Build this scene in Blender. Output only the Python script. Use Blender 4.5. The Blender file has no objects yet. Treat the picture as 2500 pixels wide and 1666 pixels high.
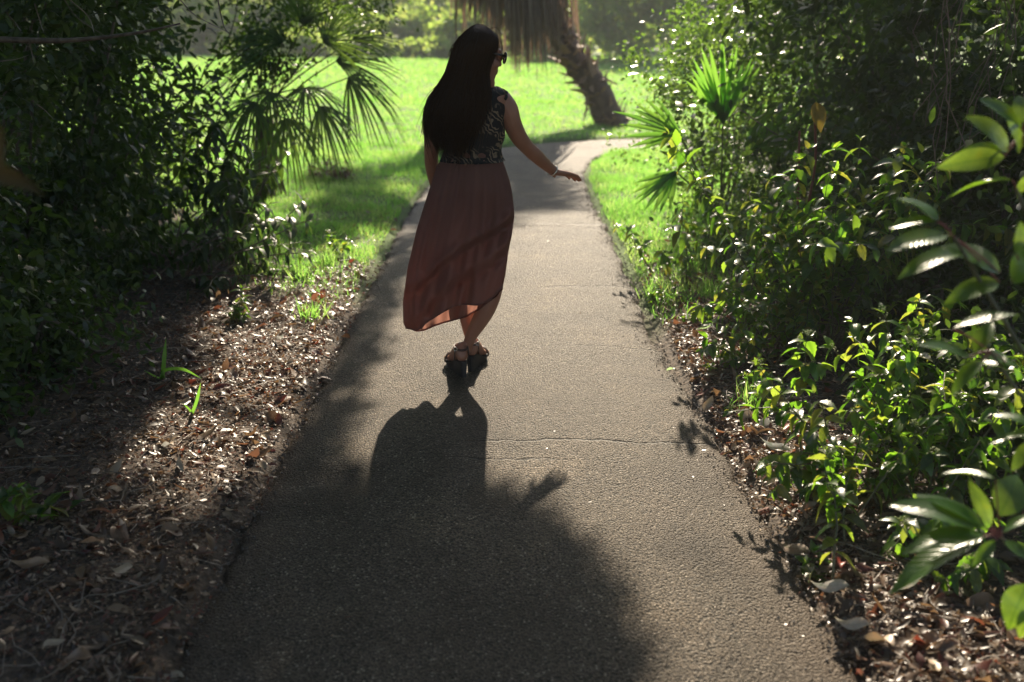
import bpy, bmesh, math, random
import numpy as np
from mathutils import Vector, Matrix

R = math.radians
rng = np.random.default_rng(7)
random.seed(7)
scn = bpy.context.scene
col = scn.collection

# ------------------------------------------------------------------ camera
F_PX = 35.0 / 36.0 * 2500.0
PITCH = R(18.1)
CAM = np.array([0.0, 0.0, 1.69])
cam_d = bpy.data.cameras.new('camera')
cam_d.lens = 35.0
cam_d.sensor_width = 36.0
cam_d.clip_start = 0.05
cam_d.clip_end = 600.0
cam_d.dof.use_dof = True
cam_d.dof.focus_distance = 4.3
cam_d.dof.aperture_fstop = 1.9
cam = bpy.data.objects.new('camera', cam_d)
cam.location = CAM
cam.rotation_euler = (math.pi / 2 - PITCH, 0, 0)
col.objects.link(cam)
scn.camera = cam

# ------------------------------------------------------------------ sky, sun, exposure
SUN_EL, SUN_AZ = R(33.0), R(5.0)
world = bpy.data.worlds.new('World')
scn.world = world
world.use_nodes = True
wn = world.node_tree
sky = wn.nodes.new('ShaderNodeTexSky')
sky.sky_type = 'NISHITA'
sky.sun_disc = False
sky.sun_elevation = SUN_EL
sky.sun_rotation = SUN_AZ
sky.air_density = 1.0
sky.dust_density = 1.2
bg = wn.nodes['Background']
bg.inputs['Strength'].default_value = 0.09
wn.links.new(sky.outputs[0], bg.inputs['Color'])

sun_d = bpy.data.lights.new('sun', 'SUN')
sun_d.energy = 5.0
sun_d.angle = R(0.8)
sun_d.color = (1.0, 0.86, 0.66)
sun = bpy.data.objects.new('sun', sun_d)
sdir = Vector((math.sin(SUN_AZ) * math.cos(SUN_EL), math.cos(SUN_AZ) * math.cos(SUN_EL), math.sin(SUN_EL)))
sun.rotation_euler = (-sdir).to_track_quat('-Z', 'Y').to_euler()
sun.location = (0, 20, 20)
col.objects.link(sun)

scn.render.engine = 'CYCLES'
scn.view_settings.view_transform = 'Standard'
scn.view_settings.look = 'None'
scn.view_settings.gamma = 1.0
scn.view_settings.use_curve_mapping = False
scn.view_settings.exposure = 1.35
cy = scn.cycles
cy.use_denoising = True
cy.max_bounces = 6
cy.diffuse_bounces = 3
cy.glossy_bounces = 2
cy.transmission_bounces = 3
cy.transparent_max_bounces = 6
cy.volume_bounces = 0
cy.caustics_reflective = False
cy.caustics_refractive = False

# ------------------------------------------------------------------ helpers
FWD = np.array([0, math.cos(PITCH), -math.sin(PITCH)])
UP = np.array([0, math.sin(PITCH), math.cos(PITCH)])
RT = np.array([1.0, 0, 0])


def ray(px, py):
    return FWD * F_PX + RT * (px - 1250.0) + UP * (833.0 - py)


def G(px, py, z=0.0):
    """ground point seen at a pixel of the 2500 px photograph"""
    d = ray(px, py)
    return CAM + d * ((z - CAM[2]) / d[2])


def V(px, py, Y):
    """point seen at a pixel, at forward distance Y"""
    d = ray(px, py)
    return CAM + d * (Y / d[1])


ORG = {}


def tag(o, label=None, cat=None, group=None, kind=None):
    if label: o['label'] = label
    if cat: o['category'] = cat
    if group: o['group'] = group
    if kind: o['kind'] = kind
    return o


def thing(name, loc, label, cat, group=None):
    o = bpy.data.objects.new(name, None)
    o.empty_display_size = 0.1
    o.location = tuple(loc)
    col.objects.link(o)
    ORG[o] = np.array(loc, float)
    return tag(o, label, cat, group)


def mk(name, v, q, mat, tint=None, smooth=True, org=None):
    """mesh data from numpy verts (n,3) and quads (m,4), or a list of mixed faces"""
    v = np.asarray(v, float)
    if org is not None:
        v = v - org
    me = bpy.data.meshes.new(name)
    if isinstance(q, np.ndarray):
        n = len(q)
        k = q.shape[1]
        me.vertices.add(len(v))
        me.vertices.foreach_set('co', v.astype(np.float32).ravel())
        me.loops.add(n * k)
        me.loops.foreach_set('vertex_index', q.astype(np.int32).ravel())
        me.polygons.add(n)
        me.polygons.foreach_set('loop_start', np.arange(0, n * k, k, dtype=np.int32))
        me.polygons.foreach_set('use_smooth', np.full(n, smooth))
        me.update(calc_edges=True)
        me.validate()
    else:
        me.from_pydata([tuple(p) for p in v], [], q)
        me.polygons.foreach_set('use_smooth', np.full(len(me.polygons), smooth))
    if tint is not None:
        a = me.attributes.new('tint', 'FLOAT', 'POINT')
        a.data.foreach_set('value', np.asarray(tint, np.float32))
    me.materials.append(mat)
    return me


def link(name, me, parent=None, org=None):
    o = bpy.data.objects.new(name, me)
    col.objects.link(o)
    if parent is not None:
        o.parent = parent
        ORG[o] = ORG[parent]
    else:
        ORG[o] = np.zeros(3) if org is None else np.asarray(org, float)
        o.location = tuple(ORG[o])
    return o


def part(name, v, q, mat, parent, tint=None, smooth=True, kind=None):
    o = link(name, mk(name, v, q, mat, tint, smooth, ORG[parent]), parent)
    if kind: o['kind'] = kind
    return o


def norm(a):
    a = np.asarray(a, float)
    return a / (np.linalg.norm(a, axis=-1, keepdims=True) + 1e-9)


def catmull(P, n):
    P = np.asarray(P, float)
    P = np.vstack([2 * P[0] - P[1], P, 2 * P[-1] - P[-2]])
    out = []
    for i in range(1, len(P) - 2):
        t = np.linspace(0, 1, n, endpoint=False)[:, None]
        p0, p1, p2, p3 = P[i - 1], P[i], P[i + 1], P[i + 2]
        out.append(0.5 * (2 * p1 + (p2 - p0) * t + (2 * p0 - 5 * p1 + 4 * p2 - p3) * t ** 2 + (3 * p1 - p0 - 3 * p2 + p3) * t ** 3))
    out.append(P[-2][None])
    return np.vstack(out)


def tube(P, rad, sides=6, cap=True, flat=None):
    """tube along points; rad scalar, list, or list of (ra, rb)"""
    P = np.asarray(P, float)
    n = len(P)
    rad = np.asarray(rad, float)
    if rad.ndim == 0: rad = np.full(n, rad)
    if rad.ndim == 1: rad = np.stack([rad, rad], 1)
    T = norm(np.gradient(P, axis=0))
    ref = np.array([0, 0, 1.0]) if abs(T[0][2]) < 0.9 else np.array([1.0, 0, 0])
    if flat is not None: ref = np.asarray(flat, float)
    vs = []
    for i in range(n):
        a = norm(np.cross(T[i], ref))
        b = np.cross(a, T[i])
        ref = b if flat is None else ref
        ang = np.arange(sides) * 2 * math.pi / sides
        vs.append(P[i] + np.outer(np.cos(ang), a) * rad[i, 0] + np.outer(np.sin(ang), b) * rad[i, 1])
    v = np.vstack(vs)
    q = []
    for i in range(n - 1):
        for s in range(sides):
            s2 = (s + 1) % sides
            q.append((i * sides + s, i * sides + s2, (i + 1) * sides + s2, (i + 1) * sides + s))
    q = np.array(q)
    if cap:
        c0, c1 = len(v), len(v) + 1
        v = np.vstack([v, P[0], P[-1]])
        e = []
        for s in range(0, sides):
            s2 = (s + 1) % sides
            e.append((c0, s2, s, s))
            e.append((c1, (n - 1) * sides + s, (n - 1) * sides + s2, (n - 1) * sides + s2))
        q = [tuple(x) for x in q] + [(a, b, c) for a, b, c, _ in e]
    return v, q


def merge(parts):
    v, q, off = [], [], 0
    for pv, pq in parts:
        v.append(np.asarray(pv, float))
        q += [tuple(int(i) + off for i in f) for f in pq]
        off += len(pv)
    return np.vstack(v), q


def frames(X, Z):
    X = norm(X)
    Yv = norm(np.cross(Z, X))
    Zv = np.cross(X, Yv)
    return X, Yv, Zv


def scatter(tv, tq, pos, X, Z, scale, tint=None):
    """copies of a template joined into one mesh (for what nobody could count)"""
    X, Yv, Zv = frames(X, Z)
    pos = np.asarray(pos, float)
    N = len(pos)
    scale = np.asarray(scale, float)
    if scale.ndim == 1: scale = scale[:, None] * np.ones(3)
    S = scale[:, None, :] * tv[None]
    v = pos[:, None, :] + S[..., 0:1] * X[:, None] + S[..., 1:2] * Yv[:, None] + S[..., 2:3] * Zv[:, None]
    q = tq[None] + (np.arange(N) * len(tv))[:, None, None]
    t = None if tint is None else np.repeat(tint, len(tv))
    return v.reshape(-1, 3), q.reshape(-1, tq.shape[1]), t


def leafm(w=0.4, n=4, fold=0.25, droop=0.2, pw=0.85, mid=True, ser=0.0, wav=0.0, tipw=0.02, twist=0.0):
    """leaf of unit length along +x, quads only"""
    vs, qs = [], []
    c = 3 if mid else 2
    for i in range(n + 1):
        t = i / n
        hw = w / 2 * max(math.sin(math.pi * min(1, t ** pw)) ** 0.9 if 0 < t < 1 else 0, 0) + tipw * w * 0.5
        if ser and i % 2: hw *= 1 + ser
        z = -droop * t * t
        zz = wav * math.sin(t * 9)
        if mid:
            vs += [(t, -hw, z + fold * hw + zz), (t, 0, z), (t, hw, z + fold * hw - zz)]
        else:
            vs += [(t, -hw, z + zz), (t, hw, z - zz)]
    if twist:
        vs = [(x, y * math.cos(twist * x) - (z + droop * x * x) * math.sin(twist * x), y * math.sin(twist * x) + (z + droop * x * x) * math.cos(twist * x) - droop * x * x + .05 * math.sin(x * 7)) for x, y, z in vs]
    for i in range(n):
        for k in range(c - 1):
            a = i * c + k
            qs.append((a, a + 1, a + c + 1, a + c))
    return np.array(vs, float), np.array(qs)


def randdir(n, r=None):
    r = r or rng
    return norm(r.normal(size=(n, 3)))


# ------------------------------------------------------------------ materials
def newmat(name):
    m = bpy.data.materials.new(name)
    m.use_nodes = True
    nt = m.node_tree
    p = nt.nodes['Principled BSDF']
    out = nt.nodes['Material Output']
    return m, nt, p, out


def N(nt, t, **kw):
    n = nt.nodes.new('ShaderNode' + t)
    for k, v in kw.items():
        setattr(n, k, v)
    return n


def ramp(nt, fac, stops):
    r = N(nt, 'ValToRGB')
    el = r.color_ramp.elements
    while len(el) < len(stops): el.new(0.5)
    for e, (p, c) in zip(el, stops):
        e.position = p
        e.color = (*c, 1) if len(c) == 3 else c
    nt.links.new(fac, r.inputs[0])
    return r.outputs[0]


def tint_socket(nt):
    at = N(nt, 'Attribute', attribute_name='tint')
    oi = N(nt, 'ObjectInfo')
    ad = N(nt, 'Math', operation='ADD')
    fr = N(nt, 'Math', operation='FRACT')
    nt.links.new(at.outputs['Fac'], ad.inputs[0])
    nt.links.new(oi.outputs['Random'], ad.inputs[1])
    nt.links.new(ad.outputs[0], fr.inputs[0])
    return fr.outputs[0]


def leafmat(name, cols, trans, tfac=0.45, rough=0.35, spec=0.5, bump=0.0, vein=False):
    """thin leaf: glossy front, light coming through the blade"""
    m, nt, p, out = newmat(name)
    L = nt.links.new
    t = tint_socket(nt)
    n = len(cols)
    c = ramp(nt, t, [(i / max(1, n - 1), k) for i, k in enumerate(cols)])
    c2 = ramp(nt, t, [(i / max(1, len(trans) - 1), k) for i, k in enumerate(trans)])
    tc = N(nt, 'TexCoord')
    nz = N(nt, 'TexNoise')
    nz.inputs['Scale'].default_value = 9.0
    L(tc.outputs['Object'], nz.inputs['Vector'])
    mx = N(nt, 'MixRGB', blend_type='MULTIPLY')
    mx.inputs[0].default_value = 0.5
    L(c, mx.inputs[1])
    L(ramp(nt, nz.outputs[0], [(0.3, (0.55, 0.6, 0.5)), (0.7, (1.25, 1.2, 1.1))]), mx.inputs[2])
    L(mx.outputs[0], p.inputs['Base Color'])
    p.inputs['Roughness'].default_value = rough
    p.inputs['Specular IOR Level'].default_value = spec
    tr = N(nt, 'BsdfTranslucent')
    L(c2, tr.inputs['Color'])
    mix = N(nt, 'MixShader')
    mix.inputs[0].default_value = tfac
    L(p.outputs[0], mix.inputs[1])
    L(tr.outputs[0], mix.inputs[2])
    L(mix.outputs[0], out.inputs['Surface'])
    if vein:
        # midrib and side veins, drawn in the leaf's own length and width
        sp = N(nt, 'SeparateXYZ'); L(tc.outputs['Object'], sp.inputs[0])
        ab = N(nt, 'Math', operation='ABSOLUTE'); L(sp.outputs[1], ab.inputs[0])
        mr = N(nt, 'MapRange'); mr.inputs[1].default_value = .004; mr.inputs[2].default_value = .016; mr.inputs[3].default_value = 1; mr.inputs[4].default_value = 0
        L(ab.outputs[0], mr.inputs[0])
        a1 = N(nt, 'Math', operation='MULTIPLY_ADD'); a1.inputs[1].default_value = -1.1; L(ab.outputs[0], a1.inputs[0]); L(sp.outputs[0], a1.inputs[2])
        a2 = N(nt, 'Math', operation='MULTIPLY'); a2.inputs[1].default_value = 75; L(a1.outputs[0], a2.inputs[0])
        sn = N(nt, 'Math', operation='SINE'); L(a2.outputs[0], sn.inputs[0])
        m2 = N(nt, 'MapRange'); m2.inputs[1].default_value = .75; m2.inputs[2].default_value = 1; m2.inputs[4].default_value = .6; L(sn.outputs[0], m2.inputs[0])
        mx2 = N(nt, 'Math', operation='MAXIMUM'); L(mr.outputs[0], mx2.inputs[0]); L(m2.outputs[0], mx2.inputs[1])
        dv = N(nt, 'MixRGB', blend_type='MULTIPLY'); L(mx2.outputs[0], dv.inputs[0]); L(c2, dv.inputs[1]); dv.inputs[2].default_value = (.5, .6, .5, 1)
        # blotches of age
        n5 = N(nt, 'TexNoise'); n5.inputs['Scale'].default_value = 3.5; n5.inputs['Detail'].default_value = 5; L(tc.outputs['Object'], n5.inputs['Vector'])
        dv2 = N(nt, 'MixRGB', blend_type='MULTIPLY'); dv2.inputs[0].default_value = 1; L(dv.outputs[0], dv2.inputs[1])
        L(ramp(nt, n5.outputs[0], [(0.3, (0.5, 0.55, 0.5)), (0.6, (1, 1, 1)), (0.72, (1.2, 1.0, .8))]), dv2.inputs[2])
        L(dv2.outputs[0], tr.inputs['Color'])
        b = N(nt, 'Bump'); b.inputs['Strength'].default_value = .18; b.inputs['Distance'].default_value = .02; b.invert = True
        L(mx2.outputs[0], b.inputs['Height']); L(b.outputs[0], p.inputs['Normal'])
    if bump:
        b = N(nt, 'Bump')
        b.inputs['Strength'].default_value = bump
        b.inputs['Distance'].default_value = 0.01
        w = N(nt, 'TexWave')
        w.inputs['Scale'].default_value = 4.0
        w.inputs['Distortion'].default_value = 1.5
        L(tc.outputs['Object'], w.inputs['Vector'])
        L(w.outputs[1], b.inputs['Height'])
        L(b.outputs[0], p.inputs['Normal'])
    return m


def barkmat(name, c0, c1, scale=14, rough=0.85, stretch=(1, 1, 0.25), bump=0.6):
    m, nt, p, out = newmat(name)
    L = nt.links.new
    tc = N(nt, 'TexCoord')
    mp = N(nt, 'Mapping')
    mp.inputs['Scale'].default_value = stretch
    L(tc.outputs['Object'], mp.inputs['Vector'])
    nz = N(nt, 'TexNoise')
    nz.inputs['Scale'].default_value = scale
    nz.inputs['Detail'].default_value = 6
    L(mp.outputs[0], nz.inputs['Vector'])
    t = tint_socket(nt)
    a = N(nt, 'Math', operation='MULTIPLY_ADD')
    a.inputs[1].default_value = 0.35
    L(t, a.inputs[0])
    L(nz.outputs[0], a.inputs[2])
    L(ramp(nt, a.outputs[0], [(0.35, c0), (0.95, c1)]), p.inputs['Base Color'])
    p.inputs['Roughness'].default_value = rough
    b = N(nt, 'Bump')
    b.inputs['Strength'].default_value = bump
    b.inputs['Distance'].default_value = 0.02
    L(nz.outputs[0], b.inputs['Height'])
    L(b.outputs[0], p.inputs['Normal'])
    return m


M = {}
M['grass'] = leafmat('grass_blade', [(0.045, 0.1, 0.012), (0.075, 0.14, 0.018), (0.15, 0.16, 0.04)],
                     [(0.22, 0.54, 0.07), (0.34, 0.66, 0.1), (0.54, 0.68, 0.2)], 0.66, 0.45, 0.35)
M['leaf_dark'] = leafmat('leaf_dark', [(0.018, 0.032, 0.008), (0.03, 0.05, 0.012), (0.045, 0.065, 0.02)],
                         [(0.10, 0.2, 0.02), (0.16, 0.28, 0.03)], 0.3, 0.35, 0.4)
M['leaf_mid'] = leafmat('leaf_mid', [(0.022, 0.05, 0.01), (0.04, 0.085, 0.016), (0.055, 0.105, 0.02), (0.075, 0.11, 0.03), (0.1, 0.1, 0.03)],
                        [(0.14, 0.36, 0.02), (0.26, 0.56, 0.03), (0.36, 0.66, 0.04), (0.46, 0.64, 0.06), (0.56, 0.52, 0.06)], 0.5, 0.3, 0.7, 0.0, True)
M['leaf_small'] = leafmat('leaf_small', [(0.04, 0.075, 0.02), (0.06, 0.10, 0.03), (0.085, 0.11, 0.04)],
                          [(0.18, 0.36, 0.04), (0.28, 0.45, 0.06)], 0.4, 0.25, 0.9)
M['leaf_big'] = leafmat('leaf_big', [(0.03, 0.08, 0.015), (0.045, 0.1, 0.02)],
                        [(0.3, 0.56, 0.03), (0.42, 0.6, 0.05)], 0.34, 0.25, 0.7, 0.0, True)
M['leaf_far'] = leafmat('leaf_far', [(0.05, 0.09, 0.02), (0.07, 0.12, 0.03), (0.1, 0.12, 0.04)],
                        [(0.34, 0.56, 0.06), (0.48, 0.66, 0.1), (0.56, 0.62, 0.14)], 0.6, 0.5, 0.4)
M['palm_leaf'] = leafmat('palm_leaf', [(0.03, 0.06, 0.015), (0.05, 0.085, 0.02)],
                         [(0.16, 0.3, 0.03), (0.24, 0.38, 0.04)], 0.35, 0.35, 0.5)
M['palmetto'] = leafmat('palmetto_leaf', [(0.04, 0.1, 0.02), (0.06, 0.12, 0.03)],
                        [(0.2, 0.5, 0.05), (0.3, 0.58, 0.06)], 0.5, 0.35, 0.6)
M['dead_frond'] = leafmat('dead_frond', [(0.1, 0.07, 0.055), (0.19, 0.145, 0.115), (0.32, 0.26, 0.21), (0.14, 0.1, 0.08)],
                          [(0.3, 0.18, 0.12), (0.4, 0.26, 0.18)], 0.22, 0.7, 0.2)
M['dry_leaf'] = leafmat('dry_leaf', [(0.03, 0.02, 0.014), (0.055, 0.036, 0.024), (0.1, 0.062, 0.04), (0.045, 0.03, 0.02), (0.36, 0.28, 0.2), (0.09, 0.022, 0.016), (0.05, 0.034, 0.022), (0.22, 0.15, 0.1)],
                        [(0.3, 0.16, 0.07), (0.45, 0.28, 0.14), (0.35, 0.06, 0.03), (0.4, 0.25, 0.12)], 0.22, 0.38, 0.5)
M['yellow_leaf'] = leafmat('yellow_leaf', [(0.2, 0.15, 0.03), (0.17, 0.11, 0.03)], [(0.34, 0.27, 0.04), (0.3, 0.2, 0.03)], 0.4, 0.4, 0.4)
M['brown_blade'] = leafmat('brown_blade', [(0.06, 0.045, 0.018), (0.07, 0.05, 0.02)], [(0.06, 0.045, 0.015), (0.06, 0.045, 0.015)], 0.25, 0.5, 0.4)
M['twig'] = barkmat('twig_bark', (0.06, 0.045, 0.035), (0.24, 0.19, 0.15), 30, 0.6)
M['stem'] = barkmat('green_stem', (0.05, 0.06, 0.025), (0.12, 0.1, 0.05), 20, 0.5)
M['red_stem'] = barkmat('red_stem', (0.12, 0.03, 0.025), (0.2, 0.06, 0.05), 20, 0.5)
M['bark'] = barkmat('tree_bark', (0.05, 0.04, 0.03), (0.17, 0.14, 0.11), 8, 0.9)
M['palm_bark'] = barkmat('palm_bark', (0.05, 0.033, 0.024), (0.19, 0.125, 0.085), 12, 0.9, (1, 1, 1), 1.0)
M['boot'] = barkmat('palm_leaf_base', (0.11, 0.06, 0.04), (0.42, 0.27, 0.18), 9, 0.75, (1, 1, 0.3), 0.6)
M['crumb'] = barkmat('asphalt_crumb', (0.045, 0.04, 0.036), (0.17, 0.14, 0.12), 60, 0.7, (1, 1, 1))
M['flower'] = leafmat('flower_bud', [(0.2, 0.26, 0.06), (0.4, 0.42, 0.2)], [(0.3, 0.36, 0.1)], 0.3, 0.5, 0.3)

# ------------------------------------------------------------------ the ground and the path
CL = np.array([(0.0, -9, .93), (0.0, -4, .93), (0.0, 0, .94), (0.0, 2.3, .95), (-.03, 3.6, .92), (-.07, 5.2, .88), (-.07, 7, .89), (-.08, 9, .87),
               (-.03, 10.8, .84), (.14, 12.2, .82), (.62, 13.35, .74), (1.5, 13.9, .6), (3.0, 13.98, .52), (7, 14.0, .5), (16, 14.0, .5)])
CLs = catmull(CL, 24)
_seg = np.r_[0, np.cumsum(np.linalg.norm(np.diff(CLs[:, :2], axis=0), axis=1))]


def vnoise(x, y, s=1.0, seed=0):
    """cheap smooth value noise from summed sines, about -1..1"""
    x, y = np.asarray(x) * s, np.asarray(y) * s
    r = np.random.default_rng(seed)
    o = 0
    for k in range(5):
        a = r.uniform(0, 6.28)
        f = r.uniform(0.7, 2.2)
        o = o + np.sin((x * math.cos(a) + y * math.sin(a)) * f * 2.2 + r.uniform(0, 6.28) + 0.8 * np.sin(x * math.sin(a) * 1.3 - y * 0.9 * f))
    return o / 3.2


def path_dist(x, y):
    """signed distance outside the path edge (negative on the path), roughly"""
    x = np.atleast_1d(x); y = np.atleast_1d(y)
    P = CLs[::3]
    best = np.full(x.shape, 1e9)
    for p in P:
        d = np.hypot(x - p[0], y - p[1]) - p[2]
        best = np.minimum(best, d)
    # straight stretch, exact
    m = (y < 11) & (y > -8)
    cx = np.interp(y, CLs[:, 1][:200], CLs[:, 0][:200])
    hw = np.interp(y, CLs[:, 1][:200], CLs[:, 2][:200])
    return np.where(m, np.minimum(np.abs(x - cx) - hw, best + .02), best)


def gz(x, y):
    d = path_dist(x, y)
    bank = np.clip((d + .02) / .25, 0, 1)
    z = 0.03 * bank * bank * (3 - 2 * bank) - 0.035 * (d < .03) + 0.012 * vnoise(x, y, 2.1, 3) * bank
    z = z + np.where(np.asarray(x) < -1.2, np.clip(-np.asarray(x) - 1.2, 0, 3) * .02, 0)
    return z


def lawn(x, y):
    x = np.asarray(x, float); y = np.asarray(y, float)
    n = vnoise(x, y, 1.6, 5)
    left = np.clip((y - (5.95 + .5 * n + np.clip(-x - 1.5, 0, 9) * 1.5)) / .9, 0, 1)
    right = np.clip((y - (5.35 + .5 * n)) / 1.2, 0, 1) * np.clip((1.62 + .22 * (y - 6.5).clip(0, 9) - x) / .35, 0, 1)
    far = np.clip((y - 13) / 2, 0, 1)
    return np.maximum(np.where(x < 0, left, right), far * (np.abs(x) < 60))


def axis(a, b, fine0, fine1, f, c):
    s = list(np.arange(fine0, fine1, f))
    lo, st = fine0, f
    while lo > a:
        st = min(st * 1.35, c); lo -= st; s.insert(0, lo)
    hi, st = s[-1], f
    while hi < b:
        st = min(st * 1.35, c); hi += st; s.append(hi)
    return np.array(s)


gx = axis(-400, 400, -4.5, 3.5, .07, 60)
gy = axis(-300, 500, 1.0, 15.5, .07, 60)
XX, YY = np.meshgrid(gx, gy)
ZZ = gz(XX.ravel(), YY.ravel())
gv = np.stack([XX.ravel(), YY.ravel(), ZZ], 1)
nx, ny = len(gx), len(gy)
ii = (np.arange(ny - 1)[:, None] * nx + np.arange(nx - 1)[None]).ravel()
gq = np.stack([ii, ii + 1, ii + nx + 1, ii + nx], 1)

m, nt, p, out = newmat('ground_soil')
L = nt.links.new
tc = N(nt, 'TexCoord')
n1 = N(nt, 'TexNoise'); n1.inputs['Scale'].default_value = 45; n1.inputs['Detail'].default_value = 8
n2 = N(nt, 'TexNoise'); n2.inputs['Scale'].default_value = 6; n2.inputs['Detail'].default_value = 5
n3 = N(nt, 'TexVoronoi'); n3.inputs['Scale'].default_value = 55
for n_ in (n1, n2, n3): L(tc.outputs['Object'], n_.inputs['Vector'])
soil = ramp(nt, n1.outputs[0], [(0.3, (0.03, 0.022, 0.016)), (0.55, (0.075, 0.052, 0.036)), (0.8, (0.17, 0.125, 0.09))])
lwn = ramp(nt, n2.outputs[0], [(0.3, (0.06, 0.11, 0.015)), (0.7, (0.09, 0.15, 0.025))])
at = N(nt, 'Attribute', attribute_name='tint')
mx = N(nt, 'MixRGB')
L(at.outputs['Fac'], mx.inputs[0]); L(soil, mx.inputs[1]); L(lwn, mx.inputs[2])
L(mx.outputs[0], p.inputs['Base Color'])
p.inputs['Roughness'].default_value = 0.9
b = N(nt, 'Bump'); b.inputs['Strength'].default_value = 0.9; b.inputs['Distance'].default_value = 0.02
L(n1.outputs[0], b.inputs['Height']); L(b.outputs[0], p.inputs['Normal'])
M['ground'] = m
ground = link('ground', mk('ground', gv, gq, m, lawn(gv[:, 0], gv[:, 1])))
tag(ground, 'dark soil and lawn ground on both sides of the path', 'ground', kind='structure')

# asphalt
m, nt, p, out = newmat('asphalt')
L = nt.links.new
tc = N(nt, 'TexCoord')
vo = N(nt, 'TexVoronoi'); vo.inputs['Scale'].default_value = 140
vo2 = N(nt, 'TexVoronoi'); vo2.inputs['Scale'].default_value = 95
no = N(nt, 'TexNoise'); no.inputs['Scale'].default_value = 2.2; no.inputs['Detail'].default_value = 6
nf = N(nt, 'TexNoise'); nf.inputs['Scale'].default_value = 190; nf.inputs['Detail'].default_value = 3
for n_ in (vo, vo2, no, nf): L(tc.outputs['Object'], n_.inputs['Vector'])
sep = N(nt, 'SeparateColor'); L(vo.outputs['Color'], sep.inputs[0])
stone0 = ramp(nt, sep.outputs[0], [(0.0, (0.07, 0.057, 0.044)), (0.5, (0.125, 0.1, 0.077)), (0.93, (0.175, 0.142, 0.11)), (0.993, (0.4, 0.35, 0.29))])
tar_shade = N(nt, 'MapRange'); tar_shade.inputs[1].default_value = .42; tar_shade.inputs[2].default_value = .75      # tar and crevice shade put into the colour between the stones
L(vo.outputs['Distance'], tar_shade.inputs[0])
stm = N(nt, 'MixRGB'); stm.inputs[2].default_value = (0.018, 0.016, 0.014, 1)
L(tar_shade.outputs[0], stm.inputs[0]); L(stone0, stm.inputs[1])
stone = stm.outputs[0]
big = ramp(nt, no.outputs[0], [(0.28, (0.5, 0.48, 0.47)), (0.45, (0.9, 0.88, 0.85)), (0.55, (1.0, .97, .93)), (0.72, (1.5, 1.4, 1.25))])
mx = N(nt, 'MixRGB', blend_type='MULTIPLY'); mx.inputs[0].default_value = 1
L(stone, mx.inputs[1]); L(big, mx.inputs[2])
# cracks: two wandering lines across the path and one joint
sx = N(nt, 'SeparateXYZ'); L(tc.outputs['Object'], sx.inputs[0])
cn = N(nt, 'TexNoise'); cn.inputs['Scale'].default_value = 3.2; cn.inputs['Detail'].default_value = 7; cn.inputs['Roughness'].default_value = .65
L(tc.outputs['Object'], cn.inputs['Vector'])


def crack(y0, amp, w, x0=-9, x1=9):
    a = N(nt, 'Math', operation='MULTIPLY_ADD'); a.inputs[1].default_value = amp; a.inputs[2].default_value = -y0 - amp * .5
    L(cn.outputs[0], a.inputs[0])
    s = N(nt, 'Math', operation='ADD'); L(a.outputs[0], s.inputs[0]); L(sx.outputs[1], s.inputs[1])
    ab = N(nt, 'Math', operation='ABSOLUTE'); L(s.outputs[0], ab.inputs[0])
    mr = N(nt, 'MapRange'); mr.inputs[1].default_value = w * .3; mr.inputs[2].default_value = w; mr.inputs[3].default_value = 1; mr.inputs[4].default_value = 0
    L(ab.outputs[0], mr.inputs[0])
    g = N(nt, 'MapRange'); g.inputs[1].default_value = x0; g.inputs[2].default_value = x0 + .15; L(sx.outputs[0], g.inputs[0])
    h = N(nt, 'MapRange'); h.inputs[1].default_value = x1; h.inputs[2].default_value = x1 - .15; L(sx.outputs[0], h.inputs[0])
    m1 = N(nt, 'Math', operation='MULTIPLY'); L(g.outputs[0], m1.inputs[0]); L(h.outputs[0], m1.inputs[1])
    m2 = N(nt, 'Math', operation='MULTIPLY'); L(m1.outputs[0], m2.inputs[0]); L(mr.outputs[0], m2.inputs[1])
    return m2.outputs[0]


cr = None
for args in ((3.80, .16, .009, -.25, 2), (3.62, .2, .008, -.3, .25), (5.05, .3, .008, .25, 2), (6.3, .25, .01, .1, 2), (4.6, .5, .006, .5, 2), (8.3, .12, .02)):
    c_ = crack(*args)
    if cr is None: cr = c_
    else:
        mm = N(nt, 'Math', operation='MAXIMUM'); L(cr, mm.inputs[0]); L(c_, mm.inputs[1]); cr = mm.outputs[0]
dk = N(nt, 'MixRGB'); dk.inputs[2].default_value = (0.015, 0.013, 0.012, 1)
ax_ = N(nt, 'Math', operation='ADD'); ax_.inputs[1].default_value = .05; L(sx.outputs[0], ax_.inputs[0])
ax2 = N(nt, 'Math', operation='ABSOLUTE'); L(ax_.outputs[0], ax2.inputs[0])
en = N(nt, 'TexNoise'); en.inputs['Scale'].default_value = 4.5; en.inputs['Detail'].default_value = 8; en.inputs['Roughness'].default_value = .7
L(tc.outputs['Object'], en.inputs['Vector'])
ea = N(nt, 'Math', operation='MULTIPLY_ADD'); ea.inputs[1].default_value = .5; L(en.outputs[0], ea.inputs[0]); L(ax2.outputs[0], ea.inputs[2])
em = N(nt, 'MapRange'); em.inputs[1].default_value = .95; em.inputs[2].default_value = 1.2; em.inputs[4].default_value = .75; L(ea.outputs[0], em.inputs[0])
dirt = N(nt, 'MixRGB'); dirt.inputs[2].default_value = (0.085, 0.06, 0.042, 1); L(em.outputs[0], dirt.inputs[0]); L(mx.outputs[0], dirt.inputs[1])
sn_ = N(nt, 'TexNoise'); sn_.inputs['Scale'].default_value = 1.3; sn_.inputs['Detail'].default_value = 4; L(tc.outputs['Object'], sn_.inputs['Vector'])
stn = N(nt, 'MixRGB', blend_type='MULTIPLY'); stn.inputs[0].default_value = 1; L(dirt.outputs[0], stn.inputs[1])
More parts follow.
